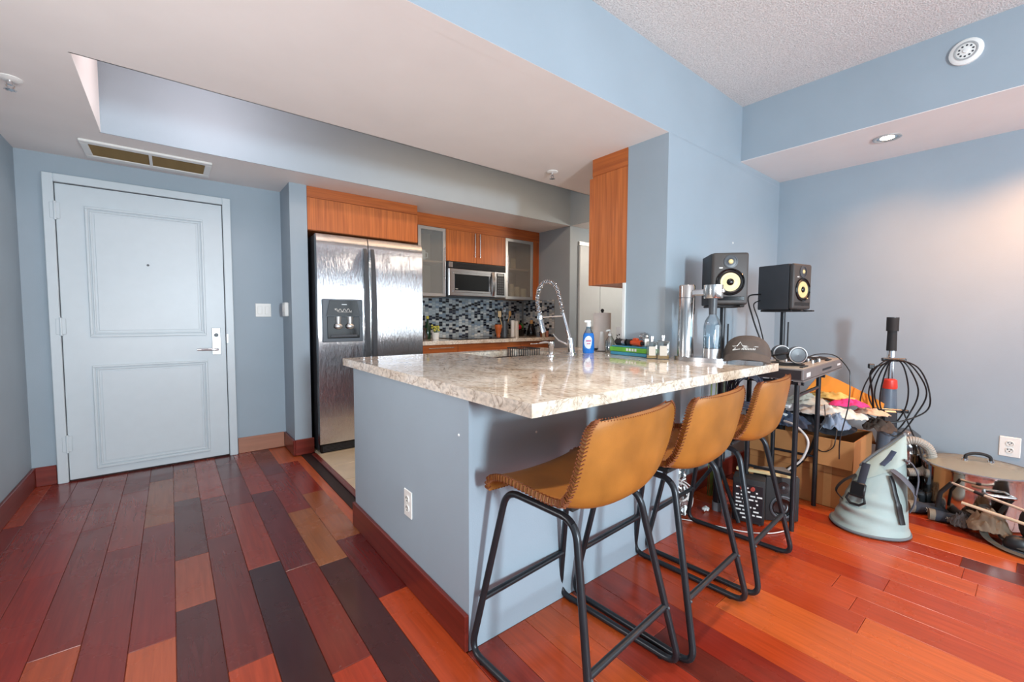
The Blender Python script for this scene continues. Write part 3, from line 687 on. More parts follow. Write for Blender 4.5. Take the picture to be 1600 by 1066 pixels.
def make_stool(label):
    t = thing('bar_stool', (0, 0, 0), label, 'bar stool', group='tan bar stools along the counter')
    sh = B().grid(shell_pt, 20, 44, .016).obj('seat_shell', LEATHER, t, 50)
    b = B()
    for u in (0, 1):
        for k in range(64):
            v = .03+.955*k/63; p = shell_pt(u, v, .008); q = shell_pt(u, min(1, v+.004), .008); d = (q-p).normalized()
            inn = (shell_pt(.06 if u == 0 else .94, v, .008)-p).normalized()
            for o_ in (.0095, -.0095):
                nrm = d.cross(inn).normalized()*o_
                b.tube([p+nrm-inn*.001, p+nrm+inn*.011+d*.006], .0017, 4)
            b.tube([p+d.cross(inn).normalized()*.0095-inn*.002, p-d.cross(inn).normalized()*.0095-inn*.002], .0017, 4)
    for k in range(36):
        for v, dv in ((.0, .012), (1, -.012)):
            u = .03+.94*k/35; p = shell_pt(u, v, -.001); q = shell_pt(u, v+dv, -.001); b.tube([p, q+V((.003, 0, 0))], .0017, 4)
            p = shell_pt(u, v, .017); q = shell_pt(u, v+dv, .017); b.tube([p, q+V((.003, 0, 0))], .0017, 4)
    tag(b.obj('edge_stitching', STITCH, sh), kind='stuff')
    BX(-.13, .13, -.10, .13, .574, .590, bev=.004).obj('seat_pan', MBLACK, t)
    for sx in (-1, 1):
        c = [(sx*.158, .02, .572), (sx*.158, .15, .572), (sx*.226, .25, .0115), (sx*.228, -.255, .0115), (sx*.160, -.135, .572), (sx*.158, .02, .572)]
        path, md = arc_path(c, .055, 8)
        a, b_, c_, d_ = md
        for nm, seg in (('leg', path[a:b_+1]), ('floor_rail', path[b_:c_+1]), ('leg', path[c_:d_+1]), ('seat_rail', path[d_:]+path[1:a+1])):
            B().tube(seg, .0112, 10).obj(nm, BMETAL, t, 50)
        for y in (.19, -.19): B().cyl((sx*.227, y, 0), (sx*.227, y, .004), .009, n=8).obj('glide', BLACK, t)
    # foot rest between the front legs, stretcher between the rear legs
    B().tube([(-.202, .215, .20), (.202, .215, .20)], .0105, 10).obj('foot_rest', BMETAL, t, 50)
    B().tube([(-.204, -.213, .20), (.204, -.213, .20)], .0105, 10).obj('stretcher', BMETAL, t, 50)
    for sx in (-1, 1):
        for y in (.228, -.226): B().ball((sx*.203, y, .20), .0055, 8).obj('bolt', DGREY, t, 40)
    return t
st = make_stool('tan leather bar stool nearest the camera, at the open end of the counter')
pos = [(.998, .92, 4.0), (1.493, .917, 3.2), (2.02, .93, 4.0)]
labs = [None, 'middle one of the three tan leather bar stools', 'tan leather bar stool farthest along, beside the floor speakers']
for (x, y, a), lb in zip(pos, labs):
    o = st if lb is None else copy_tree(st)
    if lb: o['label'] = lb
    o.location = (x, y, .001); o.rotation_euler.z = R(a)

# ------------------------------------------------------------------ things on the bar counter
CT = .9005
def P3(p, q, t): return V(p).lerp(V(q), t)
# spring faucet
t = thing('kitchen_faucet', (2.004, 1.885, CT), 'tall chrome spring kitchen faucet by the sink', 'faucet')
B().lathe([(.001, 0), (.03, 0), (.03, .008), (.024, .012), (.001, .012)], 20).obj('base_flange', CHROME, t, 40)
B().tube([(0, 0, .01), (-.004, .012, .1)], .021, 14).tube([(-.004, .012, .1), (-.022, .058, .262)], .012, 12).obj('post', CHROME, t, 40)
B().tube([(-.012, .02, .055), (-.06, .06, .085), (-.09, .085, .125)], [.007, .006, .006], 8).obj('lever', CHROME, t, 40)
arc = spline([(-.022, .058, .262), (-.034, .073, .342), (-.050, .092, .425), (-.088, .125, .464), (-.130, .158, .435), (-.150, .166, .345), (-.142, .154, .262)], 10)
hose = B().tube(arc, .0075, 8).obj('hose', DGREY, t, 40)
L_ = [0]
for a, b in zip(arc[:-1], arc[1:]): L_.append(L_[-1]+(b-a).length)
coil = []
turns = 46
for k in range(turns*9+1):
    s_ = L_[-1]*k/(turns*9); i = max(j for j in range(len(L_)-1) if L_[j] <= s_+1e-9); f = (s_-L_[i])/(L_[i+1]-L_[i]); p = arc[i].lerp(arc[i+1], f); d = (arc[i+1]-arc[i]).normalized()
    u = d.cross(V((.75, .62, 0))).normalized(); v = d.cross(u); a = k/9*2*pi
    coil.append(p+(u*cos(a)+v*sin(a))*.0125)
B().tube(coil, .0032, 5).obj('spring', CHROME, t, 60)
B().tube([(-.142, .154, .262), (-.136, .148, .22), (-.124, .132, .135)], [.013, .016, .019], 14).obj('spray_head', CHROME, t, 40)
B().tube([(-.018, .046, .245), (-.138, .150, .232)], .005, 8).lathe([(.016, -.012), (.019, -.012), (.019, .012), (.016, .012), (.016, -.012)], 16, (-.138, .150, .232)).obj('holder_arm', CHROME, t, 40)
# soap dispenser in the counter
t = thing('soap_dispenser', (1.80, 1.862, CT), 'short chrome soap pump left of the spring faucet', 'soap dispenser')
B().lathe([(.001, 0), (.024, 0), (.024, .006), (.015, .012), (.015, .05), (.018, .055), (.018, .085), (.001, .09)], 20).obj('body', CHROME, t, 40)
B().tube([(0, 0, .078), (-.02, .03, .082), (-.04, .06, .074)], .006, 8).obj('spout', CHROME, t, 40)
# blue dish soap
BLUE = flat('blue_detergent', (38, 118, 205), .12, var=.12, scale=20)
t = thing('dish_soap_bottle', (2.135, 1.858, CT), 'blue dish soap bottle with white spray cap', 'bottle', -.6)
def oval(b, prof, fx, n=24):
    rings = [b.ring([(r*cos(2*pi*k/n), r*fx*sin(2*pi*k/n), z) for k in range(n)]) for r, z in prof]
    b.skin(rings); return b
oval(B(), [(.034, 0), (.038, .006), (.039, .03), (.038, .09), (.036, .118), (.030, .132)], .6).obj('body', BLUE, t, 40)
oval(B(), [(.030, .132), (.022, .148), (.016, .165), (.015, .176)], .7).obj('clear_shoulder', glassy('soap_shoulder', (200, 225, 240), .2), t, 40)
B().lathe([(.001, .174), (.016, .174), (.016, .192), (.012, .2), (.001, .2)], 14).box(-.030, .014, -.008, .008, .2, .216, bev=.004).obj('spray_cap', PORCEL, t, 40)
lb_ = B().grid(lambda u, v: (.028*cos(v*2*pi)*u - .006, -.0245 + .006*(u*cos(v*2*pi))**2, .072+.042*sin(v*2*pi)*u), 5, 20).obj('label', flat('soap_label', (225, 232, 245), .4), t)
B().box(-.022, .010, -.0265, -.0255, .076, .086).box(-.018, .006, -.0265, -.0255, .060, .066).obj('label_print', flat('label_red', (190, 60, 110), .4), lb_)
t = thing('black_lid', (2.02, 1.835, CT), 'small black plate under the blue soap bottle', 'lid') if False else None
# paper towel and white bottles against the partition end
t = thing('paper_towel_roll', (2.47, 2.02, CT), 'white paper towel roll on a stand behind the partition', 'paper towel')
B().lathe([(.018, .012), (.062, .012), (.063, .02), (.063, .262), (.060, .268), (.018, .268)], 28).obj('roll', flat('towel_paper', (238, 234, 228), .9, bump=.2, bscale=90), t, 40)
B().lathe([(.001, 0), (.085, 0), (.085, .008), (.001, .011)], 28).cyl((0, 0, .008), (0, 0, .285), .008, n=10).ball((0, 0, .285), .013, 10).obj('stand', BLACK, t, 40)
t = thing('white_cone_bottle', (2.355, 1.925, CT), 'slim white cone shaped bottle before the paper towel', 'bottle')
B().lathe([(.001, 0), (.034, 0), (.034, .004), (.026, .012), (.019, .09), (.015, .135), (.001, .138)], 20).obj('body', PORCEL, t, 40)
B().lathe([(.001, 0), (.046, 0), (.046, .0035), (.001, .0035)], 20).obj('coaster', DGREY, t, 40)
t = thing('soap_pump_bottle', (2.31, 1.82, CT), 'clear soap pump bottle with white pump behind the green box', 'bottle')
B().lathe([(.001, 0), (.03, 0), (.032, .01), (.032, .075), (.014, .105), (.012, .112), (.001, .112)], 20).obj('body', glassy('soap_clear', (226, 238, 232), .35), t, 40)
B().lathe([(.001, .11), (.014, .11), (.014, .125), (.005, .128), (.005, .15), (.001, .15)], 14).tube([(0, 0, .148), (-.03, 0, .148), (-.04, 0, .142)], .006, 8).obj('pump', PORCEL, t, 40)
t = thing('patterned_canister', (2.375, 1.765, CT), 'white canister with dark pattern standing against the partition', 'canister')
B().lathe([(.001, 0), (.04, 0), (.042, .004), (.042, .17), (.001, .17)], 24).obj('body', PORCEL, t, 40)
rr = random.Random(3); b = B()
for k in range(60):
    a = rr.random()*2*pi; z = .02+rr.random()*.1; b.ball((.0418*cos(a), .0418*sin(a), z), (.004, .004, .006), 6)
tag(b.obj('dark_pattern', BLACK, t), kind='stuff')
# green and blue box tray with odds and ends
GRN = flat('green_plastic', (110, 185, 60), .35, var=.2, scale=12); TEAL = flat('teal_plastic', (70, 150, 180), .35, var=.1)
t = thing('green_tray_box', (2.205, 1.56, CT), 'green and blue flat plastic box against the partition end', 'box', R(84))
BX(-.155, .155, -.038, .038, 0, .022, bev=.006, seg=2).obj('base_tray', TEAL, t); BX(-.16, .16, -.040, .040, .0222, .05, bev=.006, seg=2).obj('lid', GRN, t); BX(-.15, .15, -.034, .034, .0502, .058, bev=.003).obj('lid_rim', TEAL, t)
ch = B()
for k in range(4): ch.box(-.06+k*.022, -.046+k*.022, .0405, .0415, .03, .046)
ch.obj('print', PORCEL, t)
TZ = CT+.0585
t = thing('orange_spray_gadget', (2.205, 1.545, TZ), 'orange and black hand tool lying on the green box', 'tool', R(85))
ORG = flat('orange_plastic', (214, 84, 40), .4, var=.1)
B().cyl((-.045, 0, .02), (.03, 0, .022), .019, .015).box(-.02, .015, -.012, .012, .03, .05, bev=.004).obj('body', ORG, t, 40)
B().cyl((.03, 0, .022), (.055, 0, .022), .02).obj('nozzle_ring', BLACK, t, 40); B().tube([(-.045, 0, .02), (-.075, .0, .018), (-.09, 0, .014)], [.012, .01, .013], 10).obj('grip', BLACK, t, 40)
t = thing('white_tape_roll', (2.198, 1.462, TZ), 'small white tape roll standing on the green box', 'tape roll', R(35))
B().lathe([(.013, -.012), (.026, -.012), (.026, .012), (.013, .012), (.013, -.012)], 22, (0, 0, .026), M.Rotation(R(90), 4, 'X')).obj('roll', PORCEL, t, 40)
B().lathe([(.010, -.010), (.013, -.010), (.013, .010), (.010, .010), (.010, -.010)], 20, (0, 0, .026), M.Rotation(R(90), 4, 'X')).obj('core', flat('grey_green_core', (110, 140, 130), .6), t, 40)
t = thing('dark_knob_jar', (2.21, 1.655, TZ), 'dark metal pepper grinder lying on the left of the green box', 'grinder', R(80))
B().cyl((-.02, 0, .022), (.035, 0, .022), .018, .021).obj('body', MBLACK, t, 40); B().cyl((-.048, 0, .022), (-.02, 0, .022), .021, .019).obj('cap', STEEL, t, 40)
t = thing('crumpled_wrap', (2.225, 1.50, TZ+.052), 'crumpled clear plastic wrap on top of the orange tool', 'plastic wrap')
b = B().ball((0, 0, .014), (.034, .026, .02), 14)
for v in b.bm.verts: v.co += V((1, 1, 1))*(noise.noise(v.co*60))*.009
b.obj('wrap', glassy('plastic_wrap', (235, 235, 235), .3, .15), t)
# perfume bottles
def scent(loc, rot, wd, h, label, liquid):
    t = thing('perfume_bottle', loc, label, 'perfume', rot)
    BX(-wd/2, wd/2, -.015, .015, 0, h, bev=.005, seg=2).obj('glass_body', glassy('perfume_glass', (226, 228, 224), .18), t, 40)
    BX(-wd/2+.004, wd/2-.004, -.011, .011, .004, h*.22).obj('liquid', flat('amber_'+str(int(h*1000)), liquid, .15), t)
    BX(-wd*.3, wd*.3, -.0158, -.0152, h*.2, h*.72).obj('label', flat('scent_label', (196, 186, 172), .5), t)
    B().lathe([(.001, h), (.009, h), (.009, h+.012), (.013, h+.014), (.013, h+.03), (.001, h+.032)], 16).obj('stopper', CHROME, t, 40)
scent((2.125, 1.378, CT), R(-50), .060, .098, 'square clear perfume bottle right of the green box', (190, 150, 70))
scent((2.152, 1.325, CT), R(-50), .066, .105, 'taller square perfume bottle next to the steel soda maker', (176, 140, 80))
# soda maker
t = thing('soda_maker', (2.22, 1.148, CT), 'polished steel soda maker with glass bottle on its base plate', 'soda maker', R(-84))
b = B(); b.prism([(.14*cos(a*pi/16)*(1 if abs(cos(a*pi/16)) > .2 else 1), .062*sin(a*pi/16)) for a in range(32)], 0, .022); b.obj('base', STEEL, t, 40)
B().lathe([(.001, .022), (.043, .022), (.043, .405), (.040, .411), (.001, .412)], 32, (-.078, 0, 0)).obj('column', flat('polished_steel', (205, 203, 200), .14, 1, var=.02), t, 40)
B().lathe([(.0435, .34), (.0445, .34), (.0445, .343), (.0435, .343)], 32, (-.078, 0, 0)).obj('seam_ring', DGREY, t, 40)
BX(-.05, .05, -.018, .018, .352, .385, bev=.006).obj('arm', STEEL, t)
B().lathe([(.001, .335), (.046, .335), (.048, .34), (.048, .405), (.001, .408)], 28, (.062, 0, 0)).obj('head', bpy.data.materials['polished_steel'], t, 40)
BX(.105, .118, -.012, .012, .362, .385, bev=.004).obj('lever', STEEL, t)
B().cyl((.062, 0, .25), (.062, 0, .335), .019, .022).obj('bottle_neck_holder', DGREY, t, 40)
bt = B().lathe([(.001, .058), (.042, .058), (.043, .07), (.043, .19), (.036, .22), (.020, .245), (.017, .262)], 28, (.062, 0, 0)).obj('glass_bottle', glassy('soda_glass', (225, 238, 245), .14), t, 40)
B().lathe([(.044, .022), (.046, .022), (.046, .072), (.044, .072), (.044, .022)], 28, (.062, 0, 0)).obj('bottle_cup', STEEL, bt, 40)
B().lathe([(.001, .062), (.040, .062), (.041, .07), (.041, .135), (.001, .135)], 24, (.062, 0, 0)).obj('water', glassy('soda_water', (226, 234, 238), .1), bt, 40)
# baseball cap
CAPM = flat('washed_black_cloth', (82, 72, 66), .85, var=.15, scale=20, bump=.25, bscale=260)
t = thing('baseball_cap', (2.36, .965, CT+.004), 'faded black baseball cap with white star emblem on the counter end', 'cap', R(-68))
def dome(u, v):
    a = u*2*pi; e = (1-v)*pi/2; r = cos(e)**.75
    x, y = .108*r*cos(a), .122*r*sin(a); z = .022+.112*sin(e)**.9
    return (x, y, z - .006*max(0, -sin(a))*(v))
cr_ = B().grid(lambda u, v: dome(u, v), 36, 14, .003).obj('crown', CAPM, t, 60)
b = B().grid(lambda u, v: ((-.098+.196*u)*(1+.05*v), -.100*math.sqrt(max(0, 1-((2*u-1)*.80)**2)) - .085*v*math.sqrt(max(0, 1-((2*u-1)*.80)**2)), .003 + (1-v)*(.060-.034*(2*u-1)**2) + v*.020*(1-(2*u-1)**2)), 20, 8, .004)
b.obj('visor', CAPM, t, 50)
B().ball((0, 0, .128), (.008, .008, .004), 10).obj('top_button', CAPM, t, 40)
for k in range(6):
    a = k*pi/3+pi/6; B().tube([V(dome(a/2/pi, v))*1.008 for v in (.02, .2, .4, .6, .8, 1)], .0012, 4).obj('seam', MBLACK, cr_)
star = []
def onfront(x, z):   # wrap a flat emblem point onto the crown front
    best = min(((abs(.022+.112*sin((1-v)*pi/2)**.9-z), v) for v in [i/80 for i in range(81)]))[1]
    e = (1-best)*pi/2; rad = cos(e)**.75; sx_ = max(-.95, min(.95, x/(.108*rad))); return V((x, -.1255*rad*math.sqrt(1-sx_*sx_)-.003, z))
em = B()
sp = [(-.064, .064), (-.050, .076), (-.066, .084), (-.044, .086), (-.030, .106), (-.020, .088), (.050, .084), (-.016, .081)]
em.tube([onfront(x, z) for x, z in sp], .0018, 5)
em.tube([onfront(x, z) for x, z in [(-.064, .064), (-.030, .072)]], .0018, 5)
for k in range(9): em.tube([onfront(-.022+k*.007, .069), onfront(-.020+k*.007, .077)], .0017, 5)
em.obj('star_emblem', PORCEL, cr_)

# ------------------------------------------------------------------ things on the rear worktop
RZ = .9005
def rear(name, x, y, label, cat, rot=0): return thing(name, (x, y, RZ), label, cat, rot)
t = rear('green_bottle', 2.165, 4.16, 'dark green bottle with yellow cap near the refrigerator', 'bottle')
B().lathe([(.001, 0), (.032, 0), (.034, .01), (.034, .13), (.013, .18), (.012, .215), (.001, .215)], 18).obj('body', flat('bottle_green', (34, 62, 40), .1), t, 40)
B().lathe([(.001, .215), (.015, .215), (.015, .245), (.001, .246)], 14).obj('cap', flat('cap_yellow', (210, 196, 60), .4), t, 40)
t = rear('yellow_flowers', 2.20, 4.05, 'small yellow flowers in a white pot by the refrigerator', 'plant pot')
B().lathe([(.001, 0), (.034, 0), (.042, .07), (.038, .07), (.03, .055), (.001, .055)], 18).obj('pot', PORCEL, t, 40)
rf = random.Random(2); b = B(); g_ = B()
for k in range(16):
    a = rf.random()*6.28; r_ = rf.random()*.04; z = .09+rf.random()*.055; b.ball((r_*cos(a), r_*sin(a), z), .011, 8); g_.tube([(0, 0, .05), (r_*cos(a)*.6, r_*sin(a)*.6, z*.7), (r_*cos(a), r_*sin(a), z)], .002, 4)
tag(b.obj('blossoms', flat('blossom_yellow', (222, 214, 96), .6), t, 40), kind='stuff'); g_.obj('stems', flat('stem_green', (70, 110, 50), .6), t)
t = rear('dark_vase', 2.085, 4.08, 'little dark figurine vase at the refrigerator side of the worktop', 'vase')
B().lathe([(.001, 0), (.03, 0), (.036, .03), (.02, .07), (.018, .09), (.028, .115), (.024, .118), (.012, .09), (.001, .09)], 18).obj('body', flat('vase_brown', (74, 58, 52), .3, var=.3), t, 40)
t = rear('orange_vase', 3.10, 4.13, 'slim orange vase left of the utensil holder', 'vase')
B().lathe([(.001, 0), (.028, 0), (.022, .02), (.034, .06), (.044, .11), (.046, .14), (.040, .145), (.036, .12), (.001, .10)], 22).obj('body', flat('vase_orange', (206, 104, 48), .4, var=.15), t, 40)
t = rear('utensil_holder', 3.21, 4.15, 'grey cylinder with kitchen utensils on the rear worktop', 'utensil holder')
B().lathe([(.001, 0), (.042, 0), (.042, .19), (.038, .19), (.038, .01), (.001, .01)], 22).obj('cylinder', DGREY, t, 40)
def utensil(name, dx, dy, h, mat, label, kind):
    u = thing(name, (3.21+dx*.2, 4.15+dy*.2, RZ+.012), label, 'utensil')
    B().tube([(0, 0, 0), (dx*.5, dy*.5, h*.6), (dx, dy, h)], .0055, 6).obj('handle', mat, u, 40)
    hd = B()
    if kind == 'spoon': hd.ball((dx*1.12, dy*1.12, h+.03), (.022, .008, .036), 12)
    elif kind == 'whisk':
        for k in range(5):
            a = k*pi/5; hd.tube(spline([(dx, dy, h), (dx+.022*cos(a), dy+.022*sin(a), h+.04), (dx, dy, h+.085), (dx-.022*cos(a), dy-.022*sin(a), h+.04), (dx, dy, h)], 5), .0016, 5)
    else: hd.box(dx-.024, dx+.024, dy-.004, dy+.004, h-.005, h+.07, bev=.003)
    hd.obj('head', mat, u, 40)
WOODL = flat('utensil_wood', (196, 150, 92), .6)
utensil('wooden_spoon', .05, -.02, .24, WOODL, 'wooden spoon standing in the grey utensil holder', 'spoon')
utensil('wooden_spatula', -.07, -.01, .23, flat('utensil_pale', (214, 190, 150), .6), 'pale wooden spatula leaning left in the utensil holder', 'spatula')
utensil('black_ladle', -.02, .03, .27, BLACK, 'black ladle in the utensil holder', 'spoon')
utensil('wire_whisk', .012, .03, .26, STEEL, 'wire whisk in the utensil holder', 'whisk')
for x, h, lab in ((3.285, .20, 'ribbed white canister beside the utensil holder'), (3.345, .19, 'second slim white canister before the red fruit')):
    t = rear('white_canister', x, 4.08, lab, 'canister')
    B().lathe([(.001, 0), (.026, 0)]+[(.026 if k % 2 else .0275, .01+k*.012) for k in range(int(h/.012)-1)]+[(.025, h), (.001, h)], 18).obj('body', PORCEL, t, 40)
t = rear('red_pepper', 3.43, 4.14, 'red pepper on a dark bowl at the rear worktop', 'pepper'); t.location.z += .075
B().ball((0, 0, .035), (.04, .036, .038), 16).ball((.012, .01, .038), (.032, .034, .036), 14).obj('flesh', flat('pepper_red', (206, 40, 48), .2, var=.15), t, 40)
B().tube([(0, 0, .068), (.004, 0, .085), (.012, 0, .092)], .005, 6).obj('stem', flat('pepper_stem', (60, 110, 50), .5), t)
t = rear('green_pepper', 3.495, 4.17, 'green pepper behind the red pepper', 'pepper'); t.location.z += .083
B().ball((0, 0, .032), (.034, .034, .038), 14).obj('flesh', flat('pepper_green', (52, 116, 48), .25, var=.2), t, 40)
B().tube([(0, 0, .065), (.004, 0, .08)], .005, 6).obj('stem', bpy.data.materials['pepper_stem'], t)
t = rear('dark_bowl', 3.46, 4.15, 'dark bowl carrying the two peppers', 'bowl')
B().lathe([(.001, 0), (.045, 0), (.05, .006), (.085, .075), (.080, .075), (.045, .012), (.001, .012)], 24).obj('bowl', GLOSSB, t, 40)
t = rear('black_carafe', 3.565, 4.05, 'black carafe with wooden stopper under the outlet', 'carafe')
B().lathe([(.001, 0), (.056, 0), (.060, .01), (.052, .08), (.034, .14), (.030, .155), (.001, .155)], 24).obj('body', GLOSSB, t, 40)
B().lathe([(.001, .155), (.02, .155), (.022, .2), (.001, .205)], 14).obj('stopper', WOODL, t, 40)
for x, y, cc, h, lab in ((3.57, 3.86, (150, 90, 60), .11, 'brown spice jar right of the black carafe'), (3.60, 3.80, (190, 130, 110), .095, 'pinkish spice jar nearest the side wall'), (3.545, 3.80, (206, 196, 176), .10, 'cream spice jar before the black carafe')):
    t = rear('spice_jar', x, y, lab, 'jar')
    B().lathe([(.001, 0), (.018, 0), (.019, .004), (.019, h*.72), (.015, h*.76), (.001, h*.76)], 16).obj('body', flat('spice_%d' % cc[2], cc, .25, var=.2), t, 40)
    B().lathe([(.001, h*.76), (.017, h*.76), (.017, h), (.001, h)], 16).obj('lid', BLACK, t, 40)

# ------------------------------------------------------------------ speakers on stands
def stand(x, y, h, thick, label, rot, legs):
    t = thing('speaker_stand', (x, y, 0), label, 'stand', rot)
    B().cyl((0, 0, .0), (0, 0, .62), thick, n=16).obj('tube', BMETAL, t, 40); B().cyl((0, 0, .60), (0, 0, h-.012), .0145, n=14).obj('pole', BMETAL, t, 40)
    B().cyl((0, 0, .0), (0, 0, .05), thick+.003, n=16).obj('foot_cap', flat('foot_cap_grey', (130, 132, 136), .5) if 'foot_cap_grey' not in bpy.data.materials else bpy.data.materials['foot_cap_grey'], t, 40)
    B().cyl((0, 0, .59), (0, 0, .65), thick+.006, n=16).tube([(.02, 0, .62), (.06, 0, .62)], .007, 8).obj('collar', BLACK, t, 40)
    if not legs: B().lathe([(.001, 0), (.11, 0), (.11, .012), (.03, .02), (.001, .02)], 28).obj('base_plate', MBLACK, t, 40)
    for a in legs: B().tube([(thick*cos(a), thick*sin(a), .26), (.19*cos(a), .19*sin(a), .012)], .011, 8).obj('leg', BMETAL, t, 40)
    BX(-.085, .085, -.10, .10, h-.012, h, bev=.003).obj('top_plate', MBLACK, t)
    b = B()
    for sx in (-1, 1): b.box(sx*.06-.012, sx*.06+.012, -.15, -.09, h-.011, h-.002, bev=.002)
    b.obj('bracket', MBLACK, t)
    B().cyl((.026, -.02, .30), (.026, -.02, 1.10), .0045, n=8).obj('cable_run', BLACK, t)
    return t
def monitor(loc, rot, label):
    t = thing('studio_monitor', loc, label, 'speaker', rot)
    W, Hh, D = .094, .286, .115
    BX(-W, W, -D+.03, D, 0, Hh, bev=.006, seg=2).obj('cabinet', flat('speaker_vinyl', (54, 56, 60), .6, bump=.2, bscale=400) if 'speaker_vinyl' not in bpy.data.materials else bpy.data.materials['speaker_vinyl'], t, 40)
    fr = BX(-W, W, -D, -D+.032, 0, Hh, bev=.014, seg=3).obj('front_baffle', flat('baffle_grey', (66, 62, 60), .5) if 'baffle_grey' not in bpy.data.materials else bpy.data.materials['baffle_grey'], t, 40)
    rx_ = M.Rotation(R(90), 4, 'X')
    B().lathe([(.066, 0), (.074, 0), (.074, .004), (.070, .007), (.066, .004)], 36, (0, -D, .125), rx_).obj('woofer_rim', GLOSSB, fr, 40)
    B().lathe([(.050, .001), (.058, .006), (.066, .001), (.066, -.004), (.050, -.004)], 36, (0, -D, .125), rx_).obj('surround', BLACK, fr, 40)
    B().lathe([(.051, .002), (.02, -.008+.012), (.02, .0), (.051, -.003)], 36, (0, -D, .125), rx_).lathe([(.05, .0035), (.022, .0015), (.001, .0012)], 36, (0, -D, .125), rx_).obj('woofer_cone', YELLOW, fr, 50)
    B().ball((0, -D-.001, .125), (.019, .011, .019), 16).obj('dust_cap', GLOSSB, fr, 40)
    B().lathe([(.030, 0), (.036, 0), (.036, .003), (.030, .004)], 30, (0, -D, .236), rx_).obj('tweeter_ring', DGREY, fr, 40)
    B().lathe([(.031, .001), (.018, .001), (.012, .004), (.001, .0045)], 24, (0, -D, .236), rx_).obj('tweeter_waveguide', DGREY, fr, 40)
    B().ball((0, -D-.003, .236), (.013, .006, .013), 14).obj('tweeter_dome', YELLOW, fr, 40)
    BX(-.078, .078, -D-.0015, -D+.004, .022, .048, bev=.004).obj('port_slot', GLOSSB, fr)
    BX(-.058, -.040, -D-.0015, -D, .200, .206).obj('logo', PORCEL, fr)
    return t
stand(2.485, 1.155, 1.205, .0235, 'black speaker stand carrying the left monitor behind the soda maker', R(-52), (R(172), R(52), R(-68)))
monitor((2.49, 1.155, 1.206), R(-50), 'yellow cone studio monitor on a stand, left one facing the room')
stand(3.12, 1.06, 1.1775, .0235, 'black speaker stand carrying the right monitor', R(-12), ()).location.z = .0095
monitor((3.12, 1.06, 1.188), R(-13), 'yellow cone studio monitor on a stand, right one seen from its side')
t = thing('monitor_cable', (3.0, 1.15, .9), 'black cable hanging from the right studio monitor', 'cable')
B().tube([V(p)-V((3.0, 1.15, .9)) for p in spline([(3.045, 1.172, 1.29), (2.93, 1.20, 1.27), (2.87, 1.15, 1.15), (2.86, 1.10, 1.02), (2.90, 1.06, .90), (2.93, 1.05, .70)], 8)], .005, 6).tube([V(p)-V((3.0, 1.15, .9)) for p in spline([(3.045, 1.175, 1.25), (2.99, 1.19, 1.22), (2.97, 1.15, 1.12), (2.93, 1.10, .99), (2.91, 1.06, .86)], 8)], .004, 6).obj('cord', BLACK, t, 60)

# ------------------------------------------------------------------ DJ deck on its tube stand with headphones
DJA = R(3.8)
t = thing('deck_stand', (2.51, .765, 0), 'black tubular stand under the DJ controller', 'stand', DJA)
for x in (.04, .497):
    for y in (.02, .25): B().cyl((x, y, 0), (x, y, .785), .0125, n=12).obj('leg', BMETAL, t, 40)
    B().cyl((x, -.01, .793), (x, .28, .793), .010, n=10).obj('top_rail', BMETAL, t, 40)
    B().cyl((x, .02, .30), (x, .25, .30), .008, n=8).obj('side_rail', BMETAL, t, 40)
B().cyl((.04, .02, .725), (.497, .02, .725), .009, n=10).obj('cross_bar', BMETAL, t, 40)
B().cyl((.04, .25, .60), (.497, .25, .60), .009, n=10).obj('cross_bar', BMETAL, t, 40)
BX(-.006, .0, 0, .012, .785, .80).obj('clip', STEEL, t, loc=(.03, .0, 0))
DECK = flat('deck_grey', (112, 106, 104), .45, var=.05); DECKT = flat('deck_top', (168, 158, 142), .4, var=.12, scale=25)
t = thing('dj_controller', (2.517, .751, .8035), 'grey DJ controller on a tube stand at the counter end', 'dj controller', DJA)
b = B(); b.prism([(0, .045), (0, 0), (.94, 0), (.94, .045)], 0, .008); b.obj('base_lip', DECK, t)
BX(0, .95, 0, .28, .008, .066, bev=.004).obj('chassis', DECK, t); BX(.006, .944, .006, .274, .0655, .0685, bev=.001).obj('top_panel', DECKT, t)
BX(-.0015, 0, .01, .27, .012, .06).obj('end_cheek', flat('deck_end', (44, 38, 40), .5), t)
for cx in (.2, .76):
    j = B().lathe([(.001, .0685), (.085, .0685), (.088, .074), (.075, .080), (.001, .082)], 32, (cx, .13, 0)).obj('jog_wheel', MBLACK, t, 40)
    B().lathe([(.001, .082), (.035, .082), (.035, .083), (.001, .083)], 24, (cx, .13, 0)).obj('jog_plate', ALU, j)
rk = random.Random(8)
for i in range(4):
    for j in range(5): B().lathe([(.001, .0685), (.009, .0685), (.008, .085), (.001, .086)], 12, (.40+i*.05, .05+j*.045, 0)).obj('knob', BLACK if (i+j) % 3 else ALU, t, 40)
for i in range(8): BX(.07+i*.03+(.31 if i > 3 else 0)*1.4, .09+i*.03+(.31 if i > 3 else 0)*1.4, .02, .036, .0685, .074, bev=.001).obj('pad', BLACK, t)
BX(.06, .13, -.0015, 0, .022, .044).obj('front_logo', flat('logo_white', (226, 228, 230), .5), t)
BX(.78, .87, -.0015, 0, .030, .042).obj('front_logo', bpy.data.materials['logo_white'], t)
BX(.40, .62, -.001, 0, .028, .040).obj('front_slot', BLACK, t)
t = thing('mixer_box', (2.80, 1.115, .8035), 'small dark device with light knobs behind the headphones', 'mixer', DJA)
BX(-.19, .10, -.075, .05, 0, .10, bev=.005).obj('housing', MBLACK, t); BX(-.185, .095, -.07, .045, .10, .103).obj('top', DECKT, t)
for x in (-.12, -.06, 0): B().cyl((x, -.075, .05), (x, -.087, .05), .014, n=14).obj('knob', ALU, t, 40)
